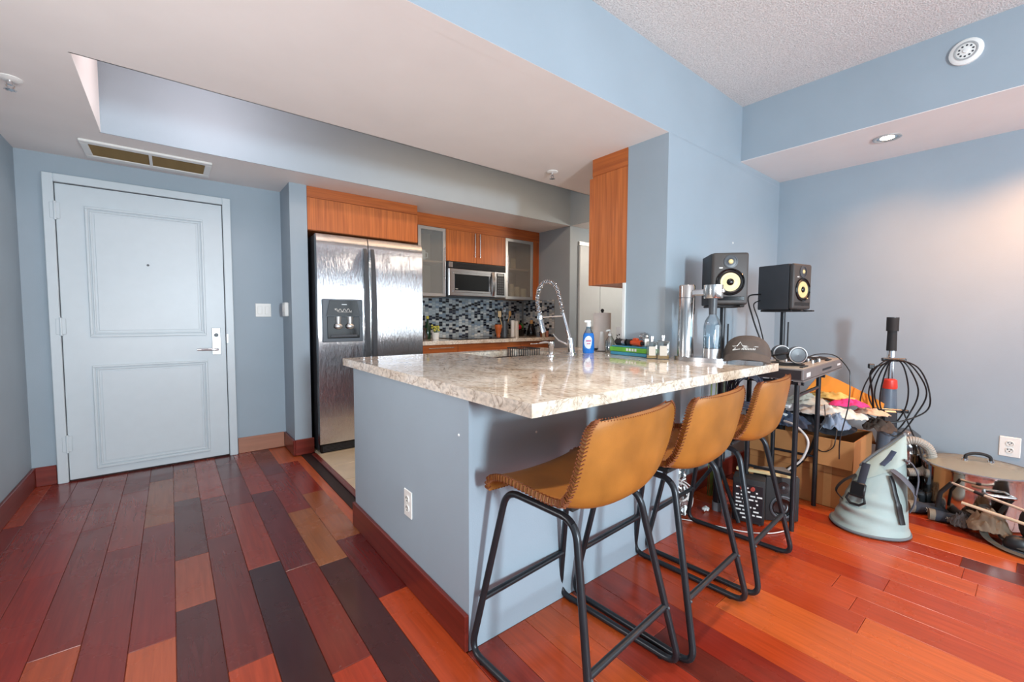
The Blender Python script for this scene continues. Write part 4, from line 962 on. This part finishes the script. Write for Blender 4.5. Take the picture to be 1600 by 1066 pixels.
# headphones lying on the deck, one cup standing toward the camera
t = thing('headphones', (2.70, .86, .886), 'black over ear headphones lying on the DJ controller', 'headphones', R(-50))
rx_ = M.Rotation(R(90), 4, 'X')
for sx, yy in ((.0, -.03), (-.03, .10)):
    c_ = B().lathe([(.001, 0), (.042, 0), (.046, .006), (.046, .022), (.036, .032), (.001, .034)], 28, (sx, yy, .047), rx_).obj('ear_cup', DGREY, t, 40)
    B().lathe([(.024, -.012), (.034, -.016), (.043, -.010), (.043, 0), (.024, 0), (.024, -.012)], 28, (sx, yy, .047), rx_).obj('ear_pad', BLACK, c_, 50)
    B().lathe([(.040, .03), (.0445, .028), (.0445, .0335), (.040, .035), (.040, .03)], 28, (sx, yy, .047), rx_).obj('silver_ring', ALU, c_, 40)
B().tube(spline([(.0, -.045, .06), (-.075, -.04, .05), (-.125, .02, .03), (-.125, .07, .03), (-.085, .11, .05), (-.03, .105, .06)], 8), .011, 8, flat=.5).obj('headband', BLACK, t, 50)
B().tube(spline([(.04, -.04, .03), (.10, -.06, .055), (.16, -.10, .05), (.2, -.14, -.01), (.205, -.155, -.06), (.2, -.16, -.2), (.18, -.14, -.38), (.2, -.1, -.5)], 8), .003, 6).obj('cord', BLACK, t, 50)
# coil of cables hanging from the stand, under the counter
t = thing('cable_coil', (2.47, 1.0, .74), 'dark blue cable coil hanging under the counter end', 'cable coil', R(-55))
rc = random.Random(4); b = B()
for k in range(7):
    r_ = .055+.006*k; b.tube([(r_*cos(a*pi/14)*(1+.05*rc.random()), (k-3)*.008+.006*rc.random(), r_*1.25*sin(a*pi/14)) for a in range(28)], .0045, 6, closed=True)
b.obj('loops', flat('cable_navy', (44, 48, 66), .45), t, 60); B().tube([(-.004, -.03, .06), (0, 0, .055), (.004, .03, .06), (0, 0, .095), (-.004, -.03, .06)], .004, 5).obj('tie', BLACK, t)
t = thing('palm_grass_bunch', (2.66, 1.30, .0), 'thin bunch of green stalks standing at the partition wall', 'dried grass')
b = B(); rc = random.Random(9)
for k in range(16):
    a = rc.random()*.4-.2; b_ = rc.random()*.3-.3; b.tube([(a*.1, b_*.1, 0), (a*.5, b_*.3, .45), (a*.55, b_*.4, .80+.05*rc.random())], .003, 5)
tag(b.obj('stalks', flat('stalk_green', (120, 140, 70), .6, var=.3), t), kind='stuff')

# ------------------------------------------------------------------ floor monitors and bits under the deck
def floor_monitor(loc, rot, label, back):
    t = thing('floor_speaker', loc, label, 'speaker', rot); W, Hh, D = (.078, .25, .055) if back else (.088, .255, .085)
    BX(-W, W, -D, D, .004, Hh, bev=.008, seg=2).obj('cabinet', MBLACK, t, 40)
    rx_ = M.Rotation(R(90), 4, 'X')
    if back:
        p = BX(-W+.008, W-.008, -D-.003, -D, .018, Hh-.03, bev=.001).obj('rear_panel', flat('rear_panel_black', (36, 34, 38), .4), t)
        rw = random.Random(6)
        for r_ in range(9):
            x = -W+.018
            while x < W-.03:
                l_ = .008+rw.random()*.022
                if rw.random() < .72: BX(x, x+l_, -D-.0042, -D-.003, .028+r_*.021, .036+r_*.021).obj('print_block', PORCEL, p)
                x += l_+.008
        B().lathe([(.001, 0), (.012, 0), (.010, .014), (.001, .014)], 14, (-.03, -D-.003, .20), rx_).lathe([(.001, 0), (.012, 0), (.010, .014), (.001, .014)], 14, (.02, -D-.003, .20), rx_).obj('level_knob', flat('knob_red', (170, 70, 60), .4), p, 40)
    else:
        B().lathe([(.05, 0), (.066, 0), (.066, .005), (.06, .008), (.05, .002)], 32, (0, -D, .085), rx_).obj('woofer_rim', DGREY, t, 40)
        B().lathe([(.056, .003), (.05, .006), (.046, .003), (.02, -.002+.003), (.001, .002)], 32, (0, -D, .085), rx_).obj('woofer_cone', GLOSSB, t, 40)
        B().ball((0, -D-.002, .085), (.016, .008, .016), 14).obj('dust_cap', DGREY, t, 40)
        B().lathe([(.02, 0), (.034, 0), (.034, .004), (.022, .003), (.001, .002)], 26, (0, -D, .195), rx_).obj('tweeter_waveguide', GLOSSB, t, 40); B().ball((0, -D-.003, .195), (.012, .006, .012), 12).obj('tweeter_dome', DGREY, t, 40)
        BX(-W+.006, W-.006, -D+.01, D-.01, Hh, Hh+.004, bev=.002).obj('dusty_top', flat('dusty_top', (110, 104, 98), .8), t)
    for sx in (-1, 1):
        for sy in (-1, 1): B().cyl((sx*W*.7, sy*D*.7, 0), (sx*W*.7, sy*D*.7, .005), .01, n=8).obj('foot', BLACK, t)
floor_monitor((2.50, .985, 0), R(-72), 'small black floor speaker turned with its printed rear panel outward', True)
floor_monitor((2.675, .915, 0), R(-46), 'small black floor speaker showing its round woofer', False)
t = thing('wood_lath', (2.57, .925, .262), 'pale wooden lath lying across the floor speakers', 'lath', R(-71))
BX(-.15, .13, -.012, .012, 0, .016, bev=.002).obj('lath', flat('lath_pine', (214, 190, 140), .7, var=.1, scale=20, stretch=(.2, 1, 1)), t)
WCABLE = flat('white_cable', (226, 218, 212), .4)
t = thing('extension_lead', (2.3, 1.0, .004), 'thin white lead lying on the floor behind the third stool', 'lead')
B().tube([V(p)-V((2.3, 1.0, .004)) for p in spline([(2.16, 1.28, .006), (2.23, 1.16, .006), (2.28, 1.04, .006), (2.33, .93, .006), (2.42, .84, .006), (2.52, .80, .006)], 8)], .003, 6).obj('cord', WCABLE, t, 60)
t = thing('white_cable_loop', (3.0, .92, .3), 'thick white cable arching in front of the cardboard box', 'cable')
B().tube([V(p)-V((3.0, .92, .3)) for p in spline([(3.03, 1.00, .48), (3.0, .93, .47), (2.97, .86, .42), (2.97, .85, .36), (2.96, .88, .27), (2.95, .94, .2), (2.94, 1.0, .1), (2.9, 1.06, .012)], 8)], .007, 8).obj('cable', WCABLE, t, 60)
# clear plastic bag with wire hangers leaning on the half wall end
t = thing('clear_plastic_bag', (2.27, 1.295, 0), 'clear plastic bag with wires leaning at the half wall end', 'plastic bag', R(-50))
b = B().grid(lambda u, v: (.085*(2*u-1)*(1-.35*v) + .01*noise.noise(V((u*4, v*4, 1))), -.02+.06*v - .035*sin(pi*u)*(1-v) + .02*noise.noise(V((u*6, v*6, 3))), .004+.24*v + .015*noise.noise(V((u*5, v*5, 9)))), 16, 16, .002)
b.obj('bag_film', glassy('bag_film', (222, 224, 222), .32, .12), t, 60)
B().tube(spline([(-.07, -.05, .02), (-.09, -.07, .12), (-.02, -.06, .21), (.07, -.03, .17), (.085, -.04, .08), (.05, -.07, .02)], 8), .0035, 6).tube(spline([(-.05, -.07, .01), (-.02, -.12, .008), (-.045, -.17, .008), (-.065, -.12, .008)], 8), .0025, 6).obj('white_wire', WCABLE, t, 60)
B().lathe([(.045, 0), (.055, .004), (.055, .02), (.045, .024), (.045, 0)], 24, (.02, .0, .12), M.Rotation(R(70), 4, 'X')).obj('coiled_lead', WCABLE, t, 40)

# ------------------------------------------------------------------ cardboard box with its heap
t = thing('cardboard_box', (3.05, .645, 0), 'open cardboard box filled with clothes under the DJ stand', 'box')
b = B(); b.box(0, .006, 0, .56, .003, .415); b.box(.41, .416, 0, .56, .003, .415); b.box(.006, .41, 0, .006, .003, .415); b.box(.006, .41, .554, .56, .003, .415); b.box(.006, .41, .006, .554, .003, .009)
b.obj('walls', CARD, t)
BX(-.001, 0, .10, .14, .003, .414).obj('tape', flat('packing_tape', (196, 150, 98), .3), t)
BX(-.001, 0, 0, .56, .205, .207).obj('crease', flat('crease_brown', (150, 100, 58), .9), t)
for (p, sz, rot) in (((0, .28, .415), (.16, .56), 'L'), ((.41, .28, .415), (.16, .56), 'R')):
    f_ = BX(-sz[0] if rot == 'L' else 0, 0 if rot == 'L' else sz[0], -sz[1]/2, sz[1]/2, -.004, 0).obj('flap', CARD, t, loc=p); f_.rotation_euler.y = R(-78) if rot == 'L' else R(40)
b = B(); b.prism([(.0, .0), (.035, 0), (.075, .12), (.125, .22), (.095, .22), (.04, .12)], -.002, .0)
t = thing('black_strap', (3.038, .86, .20), 'black strap hanging down the side of the cardboard box', 'strap')
B().tube(spline([(.0, -.03, .21), (-.008, .0, .12), (-.008, .06, .02), (-.008, .14, -.06)], 6), .02, 8, flat=.12).obj('webbing', MBLACK, t, 60)
def heap(name, loc, sx, sy, h, seed, mat, label, cat, rot=0, f=9, rough_=.35):
    """a crumpled piece of cloth: closed thin sheet with folds, resting on what lies beneath"""
    t = B()
    def fn(u, v):
        x, y = 2*u-1, 2*v-1; x, y = x*math.sqrt(1-y*y*.42), y*math.sqrt(1-x*x*.42); r2 = x*x+y*y
        q = V((x*1.2+seed, y*1.2, seed*.7))
        base_ = max(0, 1-r2*.55)**.8
        fold = abs(noise.noise(q*f*.22))*1.0 + .5*abs(noise.noise(q*f*.5))
        w_ = 1+.14*noise.noise(V((x*2, y*2, seed*3)))
        return (sx*x*w_, sy*y*w_, h*(.25+.75*base_*(1-rough_+rough_*2*fold)) - h*.22*min(1, r2))
    o = t.grid(fn, 26, 26, .005).obj(name, mat, None, 60, loc=loc, rot=(0, 0, rot))
    return tag(o, label, cat)
CL = lambda n, c: flat(n, c, .9, var=.12, scale=22, bump=.2, bscale=200)
heap('dark_jacket', (3.25, .94, .395), .19, .26, .12, 1.3, CL('cloth_black', (44, 44, 50)), 'dark jacket bundled at the bottom of the heap in the box', 'jacket')
heap('blue_grey_shirt', (3.14, .76, .43), .075, .075, .13, 4.2, CL('cloth_bluegrey', (120, 138, 160)), 'blue grey shirt bunched at the box front', 'shirt')
heap('navy_trousers', (3.13, 1.02, .40), .08, .15, .13, 6.1, CL('cloth_navy', (66, 78, 98)), 'navy trousers heaped at the left end of the box', 'trousers', f=14)
heap('white_shirt', (3.22, .80, .505), .09, .17, .08, 2.7, CL('cloth_white', (216, 214, 206)), 'white shirt draped over the heap', 'shirt', .1, f=13)
heap('pale_towel', (3.30, .95, .54), .10, .15, .09, 8.8, CL('cloth_pale', (206, 202, 186)), 'pale towel at the back of the heap', 'towel')
heap('pink_top', (3.31, .735, .57), .06, .10, .06, 3.9, CL('cloth_pink', (222, 60, 130)), 'bright pink cloth on the heap below the orange folder', 'shirt', .5)
heap('yellow_cloth', (3.36, .85, .595), .07, .13, .06, 5.5, CL('cloth_yellow', (222, 190, 110)), 'yellow cloth between the heap and the orange folder', 'cloth')
heap('cream_cloth', (3.37, .635, .53), .05, .09, .05, 7.3, CL('cloth_cream', (222, 190, 160)), 'cream cloth at the right end of the heap', 'cloth')
heap('brown_jumper', (3.40, .60, .42), .075, .085, .10, 9.4, CL('cloth_brown', (74, 62, 54)), 'dark brown jumper at the right of the cardboard box', 'jumper')
t = thing('orange_folder', (3.44, .80, .625), 'bright orange folder sloping behind the heap of clothes', 'folder', R(-70))
b = B(); b.prism([(-.20, .02), (-.15, .10), (-.10, .135), (-.02, .10), (.14, .015), (.21, -.03), (.205, -.07), (-.20, -.04)], -.006, .006, M.Rotation(R(90), 4, 'X')); b.obj('cover', flat('folder_orange', (250, 150, 30), .5), t)
b = B(); b.prism([(-.11, .137), (-.095, .165), (-.075, .14)], -.004, .004, M.Rotation(R(90), 4, 'X')); b.obj('flap_corner', bpy.data.materials['folder_orange'], t)
t = thing('white_adapter', (3.12, 1.05, .485), 'white power adapter box on the heap behind the stand leg', 'adapter', R(-80))
BX(-.07, .07, -.03, .03, 0, .03, bev=.006, seg=2).obj('housing', PORCEL, t); BX(-.06, .06, -.031, -.03, .01, .014).obj('seam', DGREY, t)
t = thing('white_router', (3.13, 1.08, .55), 'flat white router box above the power adapter', 'router', R(-80))
BX(-.08, .08, -.035, .035, 0, .022, bev=.005, seg=2).obj('housing', PORCEL, t); BX(-.07, .07, -.036, -.035, .006, .010).obj('vent_slot', DGREY, t)
t = thing('thin_black_lead', (3.04, .80, .40), 'thin black lead looping over the box edge', 'lead')
B().tube(spline([(.10, .02, .20), (.04, .0, .11), (-.004, .03, .02), (-.012, .04, -.03), (-.012, -.01, -.065), (-.012, -.06, -.03), (.0, -.07, .04), (.06, -.06, .1)], 8), .0028, 6).obj('lead', BLACK, t, 60)

# ------------------------------------------------------------------ grey roll-top bag
t = thing('roll_top_bag', (2.925, .54, 0), 'pale grey roll top dry bag with black straps on the floor', 'bag', R(-60))
BAGM = flat('bag_grey', (160, 176, 172), .5, var=.06, scale=8, bump=.12, bscale=60); BAGD = flat('bag_trim', (104, 110, 114), .6)
def bag_pt(a, v):
    # loft from the round bottom to a flat tilted top edge
    k = v**1.15; rx1 = .160*(1-k)+.090*k; ry1 = .146*(1-k)+.012*k
    if v < .06: rx1 += .006; ry1 += .006
    zt = .425 + .095*cos(a)      # top edge climbs to the right
    wr = .010*sin(v*34+2.2*cos(a)*2)*max(0, 1-abs(v-.32)/.3)*(1 if sin(a) < 0 else .4)*max(0, .55-.6*cos(a))
    ex = .9
    ca, sa = cos(a), sin(a); ca = math.copysign(abs(ca)**ex, ca); sa = math.copysign(abs(sa)**ex, sa)
    return V(((rx1+wr)*ca + .045*k, (ry1+wr)*sa - .0*k, .004 + v*zt))
b = B(); rings = []
for j in range(41): rings.append(b.ring([bag_pt(2*pi*i/56, j/40) for i in range(56)]))
b.skin(rings); b.obj('body', BAGM, t, 60)
B().tube([bag_pt(2*pi*i/56, .0)+V((0, 0, .008)) for i in range(56)], .007, 6, closed=True).obj('base_welt', BAGD, t, 60)
B().tube([bag_pt(pi-pi*i/20, 1)+V((0, 0, .0)) for i in range(21)], .010, 8).obj('top_roll', BAGD, t, 60)
cuf = B(); rr_ = []
for v in (.74, .745, .99, .995): rr_.append(cuf.ring([bag_pt(2*pi*i/56, v)*1 + V((cos(2*pi*i/56), sin(2*pi*i/56), 0))*(.0045 if .741 < v < .992 else .0) for i in range(56)]))
cuf.skin(rr_, cap=False); cuf.obj('collar_band', flat('bag_band', (166, 180, 172), .5), t, 60)
def on(a, v, off=.006): p = bag_pt(a, v); return p + V((cos(a), sin(a), .0))*off
s_ = B().tube([on(R(225), .98-.02*i, .008) for i in range(17)], .019, 8, flat=.22).obj('left_strap', flat('strap_navy', (52, 56, 68), .7), t, 60)
bk = B(); c0 = on(R(224), .60, .016); m_ = M.Translation(c0) @ M.Rotation(R(-42), 4, 'Z') @ M.Rotation(R(-14), 4, 'X')
bk.box(-.033, .033, -.008, .008, -.03, .04, bev=.005, mat=m_); bk.obj('buckle', BLACK, s_, 40)
B().tube([m_ @ V(p) for p in ((-.035, -.006, -.03), (-.042, -.008, -.055), (-.02, -.009, -.075), (.02, -.009, -.075), (.042, -.008, -.055), (.035, -.006, -.03))], .0065, 8, closed=True).obj('d_ring', BLACK, s_, 40)
pk = B(); rows = []
B().tube([on(R(265)+.05*i, .86+.012*i, .010) for i in range(9)], .024, 8, flat=.2).obj('handle_patch', flat('strap_blue', (70, 84, 110), .7), t, 60)
B().tube([on(R(278)+.02*i, .885+.008*i, .012) for i in range(8)], .012, 6, flat=.3).obj('handle_hole', flat('hole_brown', (96, 66, 50), .8), t, 60)
B().tube(spline([on(R(281), .70, .008), on(R(285), .62, .014), on(R(289), .50, .014), on(R(294), .38, .012), on(R(299), .27, .012), on(R(302), .17, .01)], 6), [.012]*18+[.016]*13, 8, flat=.35).obj('zip_pull', BLACK, t, 60)
B().tube(spline([on(R(285), .76, .010), on(R(298), .66, .035), on(R(312), .52, .05), on(R(322), .38, .035), on(R(326), .28, .012)], 8), .026, 8, flat=.18).obj('side_handle', flat('strap_grey', (84, 88, 98), .7), t, 60)
B().tube(spline([on(R(318), .80, .008), on(R(330), .74, .03), on(R(328), .62, .05), on(R(312), .48, .055)], 8), .022, 8, flat=.18).obj('side_handle', bpy.data.materials['strap_grey'], t, 60)
B().tube(spline([on(R(190), .85, .006), on(R(184), .72, .045), on(R(182), .55, .05), on(R(184), .42, .012)], 8), .016, 8, flat=.2).obj('rear_strap', MBLACK, t, 60)

# ------------------------------------------------------------------ upright vacuum with looped cord and hose
t = thing('upright_vacuum', (3.55, .585, 0), 'grey upright vacuum cleaner with cord looped round its handle', 'vacuum cleaner', R(-62))
VG = flat('vacuum_grey', (96, 108, 122), .3, var=.05); VB = flat('vacuum_black', (40, 44, 48), .25)
BX(-.15, .15, -.16, .10, .02, .10, bev=.02, seg=3).obj('floor_head', VB, t, 40)
for sx in (-1, 1): B().lathe([(.001, -.015), (.05, -.015), (.055, 0), (.05, .015), (.001, .015)], 20, (sx*.165, .06, .055), M.Rotation(R(90), 4, 'Y')).obj('wheel', BLACK, t, 40)
b = B(); rings = []
for z, wx, wy in ((.10, .06, .05), (.25, .055, .05), (.45, .048, .042), (.62, .040, .034), (.70, .036, .030)): rings.append(b.ring([(wx*cos(k*pi/10), .01+wy*sin(k*pi/10), z) for k in range(20)]))
b.skin(rings); b.obj('spine', VG, t, 50)
B().lathe([(.001, .12), (.085, .12), (.09, .14), (.09, .33), (.075, .40), (.04, .43), (.001, .435)], 28, (.10, .04, 0)).obj('dust_bin', glassy('bin_smoke', (70, 78, 86), .35, .1), t, 40)
B().lathe([(.001, .13), (.07, .13), (.07, .30), (.001, .36)], 20, (.10, .04, 0)).obj('bin_core', VB, t, 40)
B().lathe([(.001, .69), (.038, .69), (.04, .70), (.036, .745), (.02, .755), (.001, .756)], 22, (0, .01, 0)).obj('release_button', flat('button_red', (222, 60, 44), .35), t, 40)
B().cyl((0, .01, .75), (0, .01, .935), .021, n=18).obj('chrome_tube', CHROME, t, 40)
B().cyl((0, .01, .93), (0, .01, 1.06), .0255, .024, n=18).cyl((0, .01, 1.055), (0, .01, 1.14), .031, n=20).obj('grip', MBLACK, t, 40)
B().lathe([(.022, 1.1385), (.031, 1.1385), (.031, 1.143), (.022, 1.143), (.022, 1.1385)], 20, (0, .01, 0)).obj('grip_rim', DGREY, t, 40)
for z, w_ in ((.545, .085), (.865, .06)): BX(-w_, w_, -.045, -.02, z, z+.022, bev=.004).obj('cord_hook', VB, t)
cd = B(); rc = random.Random(12)
for k in range(4):
    ww = (.07, .105, .14, .175)[k]; zz0 = .50-.03*(k % 3); y = -.05-.008*k; dx = .05*(rc.random()-.5)
    cd.tube(spline([(dx, y, .88), (ww*.55, y-.012, .84), (ww+dx, y-.01, .70), (ww*.86, y, .57), (0+dx, y-.006, zz0-.03-dx), (-ww*.8+dx, y, .57+dx), (-ww*.92, y-.01, .69), (-ww*.55, y-.012, .835)], 7, True), .0042, 6, closed=True)
cd.tube(spline([(-.03, -.06, .86), (-.10, -.07, .83), (-.125, -.07, .78), (-.11, -.07, .66), (-.10, -.07, .56)], 7), .009, 8, flat=.6)
cd.tube(spline([(.05, -.06, .56), (.10, -.07, .42), (.14, -.08, .30), (.15, -.09, .12), (.13, -.1, .02)], 8), .0042, 6)
cd.obj('power_cord', BLACK, t, 60)
BX(-.015, .015, -.09, -.065, .80, .83, bev=.004).obj('plug', BLACK, t, loc=(-.125, 0, .02))
hs = []
hp = spline([(.03, -.06, .36), (.10, -.085, .39), (.165, -.09, .355), (.185, -.09, .28), (.15, -.09, .21), (.08, -.085, .19)], 16)
for i, p in enumerate(hp): hs.append(.026 if i % 2 else .0225)
B().tube(hp, hs, 12).obj('ribbed_hose', flat('hose_grey', (168, 166, 158), .5), t)
BX(-.05, .02, -.075, -.045, .44, .56, bev=.008).obj('hand_tool', VB, t)

# ------------------------------------------------------------------ big pot and the floor clutter at the right
t = thing('stock_pot', (3.60, .195, 0), 'large steel stock pot with glass lid on the floor by the wall', 'pot', R(-62))
B().lathe([(.001, 0), (.215, 0), (.225, .01), (.228, .272), (.236, .276), (.236, .282), (.222, .282), (.218, .02), (.001, .015)], 48).obj('body', flat('pot_steel', (190, 186, 180), .1, 1, var=.02), t, 40)
B().lathe([(.235, .2825), (.24, .284), (.24, .289), (.228, .291), (.228, .286), (.235, .2825)], 48).obj('lid_rim', STEEL, t, 40)
B().lathe([(.229, .288), (.17, .303), (.09, .314), (.001, .318), (.001, .3145), (.09, .3105), (.17, .2995), (.229, .285)], 40).obj('glass_lid', glassy('lid_glass', (236, 236, 226), .20, .2, True), t, 60)
hb = B(); 
for x in (-.055, .055): hb.lathe([(.001, .308), (.016, .308), (.014, .325), (.001, .326)], 14, (x, 0, 0))
hb.obj('lid_post', CHROME, t, 40)
B().tube(spline([(-.055, 0, .322), (-.05, 0, .345), (-.02, 0, .358), (.02, 0, .358), (.05, 0, .345), (.055, 0, .322)], 6), .0085, 8).obj('lid_handle', MBLACK, t, 60)
for a in (R(-95), R(85)):
    m_ = M.Rotation(a, 4, 'Z'); pts = [m_ @ V(p) for p in ((.226, -.05, .20), (.262, -.05, .203), (.268, .0, .204), (.262, .05, .203), (.226, .05, .20))]
    B().tube(spline(pts, 5), .009, 8).obj('side_handle', STEEL, t, 60)
def glove(loc, rot, label, sc=1):
    t = thing('work_glove', loc, label, 'glove', rot); GM = CL('glove_black', (48, 54, 64)) if 'glove_black' not in bpy.data.materials else bpy.data.materials['glove_black']
    b = B(); rings = []
    for x, wy, wz in ((-.10, .046, .040), (-.06, .046, .042), (-.03, .038, .036), (.0, .046, .038), (.05, .050, .038), (.085, .046, .032), (.10, .03, .02)): rings.append(b.ring([(x*sc, wy*sc*cos(k*pi/9), .042*sc+wz*sc*sin(k*pi/9)) for k in range(18)]))
    b.skin(rings); b.obj('palm', GM, t, 60)
    for i, (y, l_) in enumerate(((-.034, .052), (-.012, .062), (.012, .060), (.034, .046))): B().tube([(V((.085, y, .042)))*sc, V((.085+l_*.6, y*1.1, .030))*sc, V((.085+l_, y*1.1, .016))*sc], [.0135*sc, .0125*sc, .009*sc], 10).obj('finger', GM, t, 60)
    B().tube([V((.02, -.04, .04))*sc, V((.05, -.068, .03))*sc, V((.085, -.072, .018))*sc], [.016*sc, .014*sc, .010*sc], 10).obj('thumb', GM, t, 60)
    rings = B(); r2 = []
    for x, w_ in ((-.13, .050), (-.10, .047), (-.095, .045)): r2.append(rings.ring([(x*sc, w_*sc*cos(k*pi/9), .044*sc+.043*sc*sin(k*pi/9)) for k in range(18)]))
    rings.skin(r2); rings.obj('cuff', CL('glove_cuff', (120, 112, 98)) if 'glove_cuff' not in bpy.data.materials else bpy.data.materials['glove_cuff'], t, 60)
    lg = B()
    for k in range(3): lg.tube([V((-.045+k*.012, -.0355, .030))*sc, V((-.040+k*.012, -.037, .046))*sc, V((-.048+k*.012, -.034, .058))*sc], .003, 5)
    lg.obj('pale_mark', flat('glove_mark', (190, 184, 170), .6) if 'glove_mark' not in bpy.data.materials else bpy.data.materials['glove_mark'], t)
glove((3.40, .36, 0), R(-58), 'black padded glove on the floor, the one beside the grey bag', .80)
glove((3.335, .262, 0), R(-75), 'black padded glove on the floor, the one nearer the straps', .72)
BRN = CL('pouch_brown', (92, 76, 58))
o = heap('camouflage_pouch', (3.42, .475, .0), .065, .065, .13, 2.2, BRN, 'brown patterned pouch on the floor between bag and gloves', 'pouch', .3, f=16)
o = heap('brown_bag', (3.255, .125, .0), .075, .08, .15, 6.6, CL('bag_brown', (112, 98, 82)), 'brown crumpled bag on the floor before the steel pot', 'bag', .2, f=8, rough_=.3)
o = heap('dark_sleeve', (3.28, .225, .0), .05, .05, .085, 5.1, CL('sleeve_dark', (66, 62, 62)), 'dark crumpled sleeve lying over the gloves', 'cloth', .5, f=15)
t = thing('red_case', (3.775, .46, 0), 'red case on the floor against the wall left of the pot', 'case', R(-75))
BX(-.07, .05, -.05, .05, 0, .16, bev=.008, seg=2).obj('shell', flat('case_red', (150, 34, 26), .35), t); BX(-.07, .05, -.052, -.05, .10, .104).obj('seam', BLACK, t)
o = heap('black_duffel', (3.775, .46, .158), .085, .10, .15, 3.3, CL('duffel_black', (50, 46, 52)), 'black duffel bundle on top of the red case', 'duffel bag', .2, f=12)
t = thing('beige_cord_bundle', (3.70, .41, .175), 'tangle of beige cords in front of the black duffel', 'cords')
b = B(); rc = random.Random(21)
for k in range(9): b.tube(spline([(rc.uniform(-.05, .05)-.02, rc.uniform(-.06, .06), rc.uniform(0.02, .10)) for _ in range(5)], 6), .004, 5)
b.obj('cords', flat('cord_beige', (186, 168, 146), .6), t, 60)
# trekking pole, stick, strap loops and the black helmet-like pouch at the frame edge
t = thing('walking_pole', (3.28, .155, .215), 'pale metal walking pole lying across the clutter before the pot', 'pole')
B().tube([(.05, .115, .015), (.0, .0, .0), (-.06, -.16, -.02)], .007, 8).obj('shaft', flat('pole_metal', (206, 190, 172), .3, .5), t, 60); B().tube([(.05, .115, .015), (.075, .16, -.06), (.08, .17, -.15)], .011, 10).obj('pole_grip', MBLACK, t, 60); B().tube([(.012, .028, .004), (-.004, -.008, -.001)], .009, 8).obj('clamp', BLACK, t, 60)
t = thing('wooden_stick', (3.21, .07, .155), 'beige stick lying low behind the strap loops', 'stick')
B().tube([(-.02, .15, .02), (-.06, -.16, -.015)], .008, 8).obj('stick', flat('stick_beige', (196, 174, 146), .6), t, 60)
STR = CL('strap_brown', (88, 80, 70))
t = thing('bag_strap', (3.2, .1, 0), 'long grey brown strap looping on the floor at the right', 'strap')
B().tube([V(p)-V((3.2, .1, 0)) for p in spline([(3.33, .20, .10), (3.27, .155, .09), (3.22, .135, .03), (3.17, .095, .014), (3.13, .05, .012), (3.11, -.01, .012), (3.10, -.08, .012)], 8)], .017, 8, flat=.25).obj('webbing', STR, t, 60)
t = thing('bag_strap', (3.27, .06, 0), 'thicker dark strap curving over the floor at the frame edge', 'strap')
B().tube([V(p)-V((3.27, .06, 0)) for p in spline([(3.38, .16, .12), (3.32, .11, .11), (3.25, .085, .06), (3.20, .05, .03), (3.17, .0, .026), (3.15, -.08, .026)], 8)], .024, 10, flat=.35).obj('webbing', CL('strap_dark', (70, 64, 60)), t, 60)
t = thing('black_strap', (3.36, .05, .1), 'black strap standing up from the brown bag', 'strap')
B().tube(spline([(.03, .0, .10), (-.01, .035, .04), (-.04, .06, -.04), (-.06, .06, -.085)], 8), .012, 8, flat=.3).obj('webbing', MBLACK, t, 60)
t = thing('small_black_shoe', (3.19, .02, 0), 'small dark shoe under the straps', 'shoe', R(100))
oval(B(), [(.05, .012), (.055, .03), (.045, .06), (.02, .075)], .6).obj('upper', BLACK, t, 50); oval(B(), [(.056, 0), (.058, .006), (.056, .012)], .62).obj('sole', DGREY, t, 50)
t = thing('black_helmet', (3.25, -.075, 0), 'rounded black helmet with pale shell panel at the right edge', 'helmet', R(-60))
b = B().ball((0, 0, .125), (.10, .12, .125), 24); b.obj('shell', MBLACK, t, 50)
b = B().ball((.035, -.03, .15), (.075, .095, .088), 20); b.obj('pale_panel', flat('helmet_panel', (176, 184, 188), .3), t, 50)
t = thing('orange_pouch', (3.37, .035, .0), 'small orange pouch peeking out under the helmet', 'pouch', R(-60)) if False else None
t = thing('paper_scrap', (2.42, 1.19, .001), 'small crumpled white paper scrap on the floor behind the stools', 'paper')
b = B().ball((0, 0, .012), (.03, .018, .011), 10)
for v in b.bm.verts: v.co += V((1, 1, 1))*noise.noise(v.co*90)*.005
b.obj('scrap', PORCEL, t)
